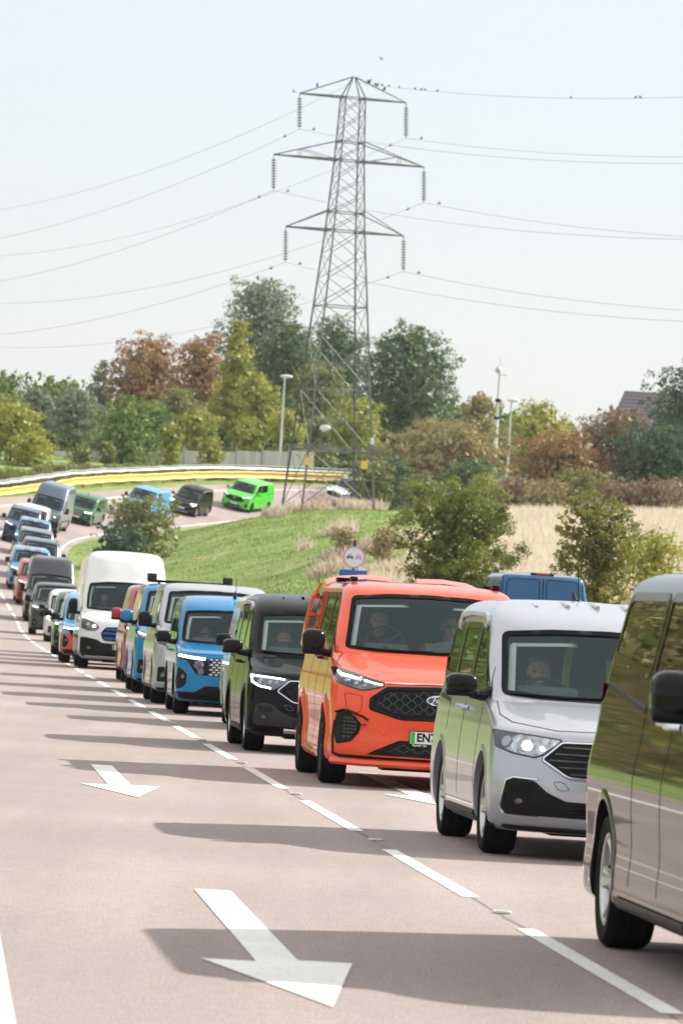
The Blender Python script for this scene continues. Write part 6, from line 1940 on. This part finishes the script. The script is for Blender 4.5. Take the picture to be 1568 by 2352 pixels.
car_icon(-.12, SIGNB); car_icon(.12, PINK)
g = MB(); t = at(811, 1309, SY); g.rbox((-.0, -.0, t.z - zg - .33), (.80, .03, .66), r=.03, axis=1); g.build('blue_panel', mat('sign_blue', (.0, .10, .42), rough=.4), r)
# black and white marker post on the inner verge
p = at(128, 1268, 290); r = empty('marker_post', (p.x, 290, gz(p.x, 290))); tag(r, 'short black and white marker post on the inner edge of the bend', 'marker post')
g = MB(); g.tube([(0, 0, -.2), (0, 0, .35)], .07, 8); g.tube([(0, 0, .65), (0, 0, 1.05)], [.07, .03], 8); g.build('dark_band', BLACK, r)
g = MB(); g.tube([(0, 0, .35), (0, 0, .65)], .075, 8); g.build('white_band', WHITEP, r)
# house behind the right hand trees
ROOF = ramp_noise('roof_tiles', [(.16, .145, .155), (.21, .19, .20), (.25, .23, .24)], 6, stretch=(1, 1, 3), bump=.2)
a = at(1434, 897, 440); b = at(1574, 905, 440); e0 = at(1402, 940, 440)
hr = empty('house', (a.x, 440, gz(a.x, 440))); tag(hr, 'house with grey purple tiled roof peeking over the right hand trees', 'house')
z0 = hr.location.z; rt = a.z - z0; ev = rt - 2.6; wd_ = b.x - a.x + 4
g = MB(); g.add([(-.9, -3.2, ev), (wd_, -3.2, ev), (wd_, 0, rt), (0, 0, rt), (-.9, 3.2, ev), (wd_, 3.2, ev), (-.9, -3.2, ev - .12), (wd_, -3.2, ev - .12), (-.9, 3.2, ev - .12), (wd_, 3.2, ev - .12)], [(0, 1, 2, 3), (3, 2, 5, 4), (0, 3, 4), (6, 7, 1, 0), (8, 9, 5, 4)])
for i in range(9):
    f = (i + .5) / 9; g.box((wd_ / 2 - .45 + f * .3, -3.2 * (1 - f) - .02, ev + (rt - ev) * f + .03), (wd_ + .7 - .9 * f, .04, .05))
g.build('roof', ROOF, hr, smooth=False)
g = MB(); g.box((wd_ / 2, 0, ev / 2), (wd_ - .6, 5.8, ev - .05)); wl = g.build('wall', mat('house_brick', (.30, .17, .12), rough=.9, noise=.2), hr, smooth=False)
for x in (2, 5):
    g = MB(); g.box((x, -2.93, ev * .55), (1.2, .06, 1.2)); w_ = g.build('window', WHITEP, hr, smooth=False)
    g = MB(); g.box((x, -2.97, ev * .55), (1.0, .03, 1.0)); g.build('pane', GLOSSBLACK, w_, smooth=False)

# ---- thin haze over the whole place
hm = bpy.data.materials.new('haze'); hm.use_nodes = True; hn = hm.node_tree; hn.nodes.clear()
ho = hn.nodes.new('ShaderNodeOutputMaterial'); hv = hn.nodes.new('ShaderNodeVolumePrincipled')
hv.inputs['Color'].default_value = (.92, .95, 1, 1); hv.inputs['Density'].default_value = .00008
hn.links.new(hv.outputs[0], ho.inputs['Volume'])
g = MB(); zlo = float(min(v.co.z for v in bpy.data.objects['ground'].data.vertices)) - 1
g.box((0, 500, (zlo + 44) / 2), (3040, 2860, 44 - zlo)); o = g.build('haze', hm, smooth=False); tag(o, kind='stuff')
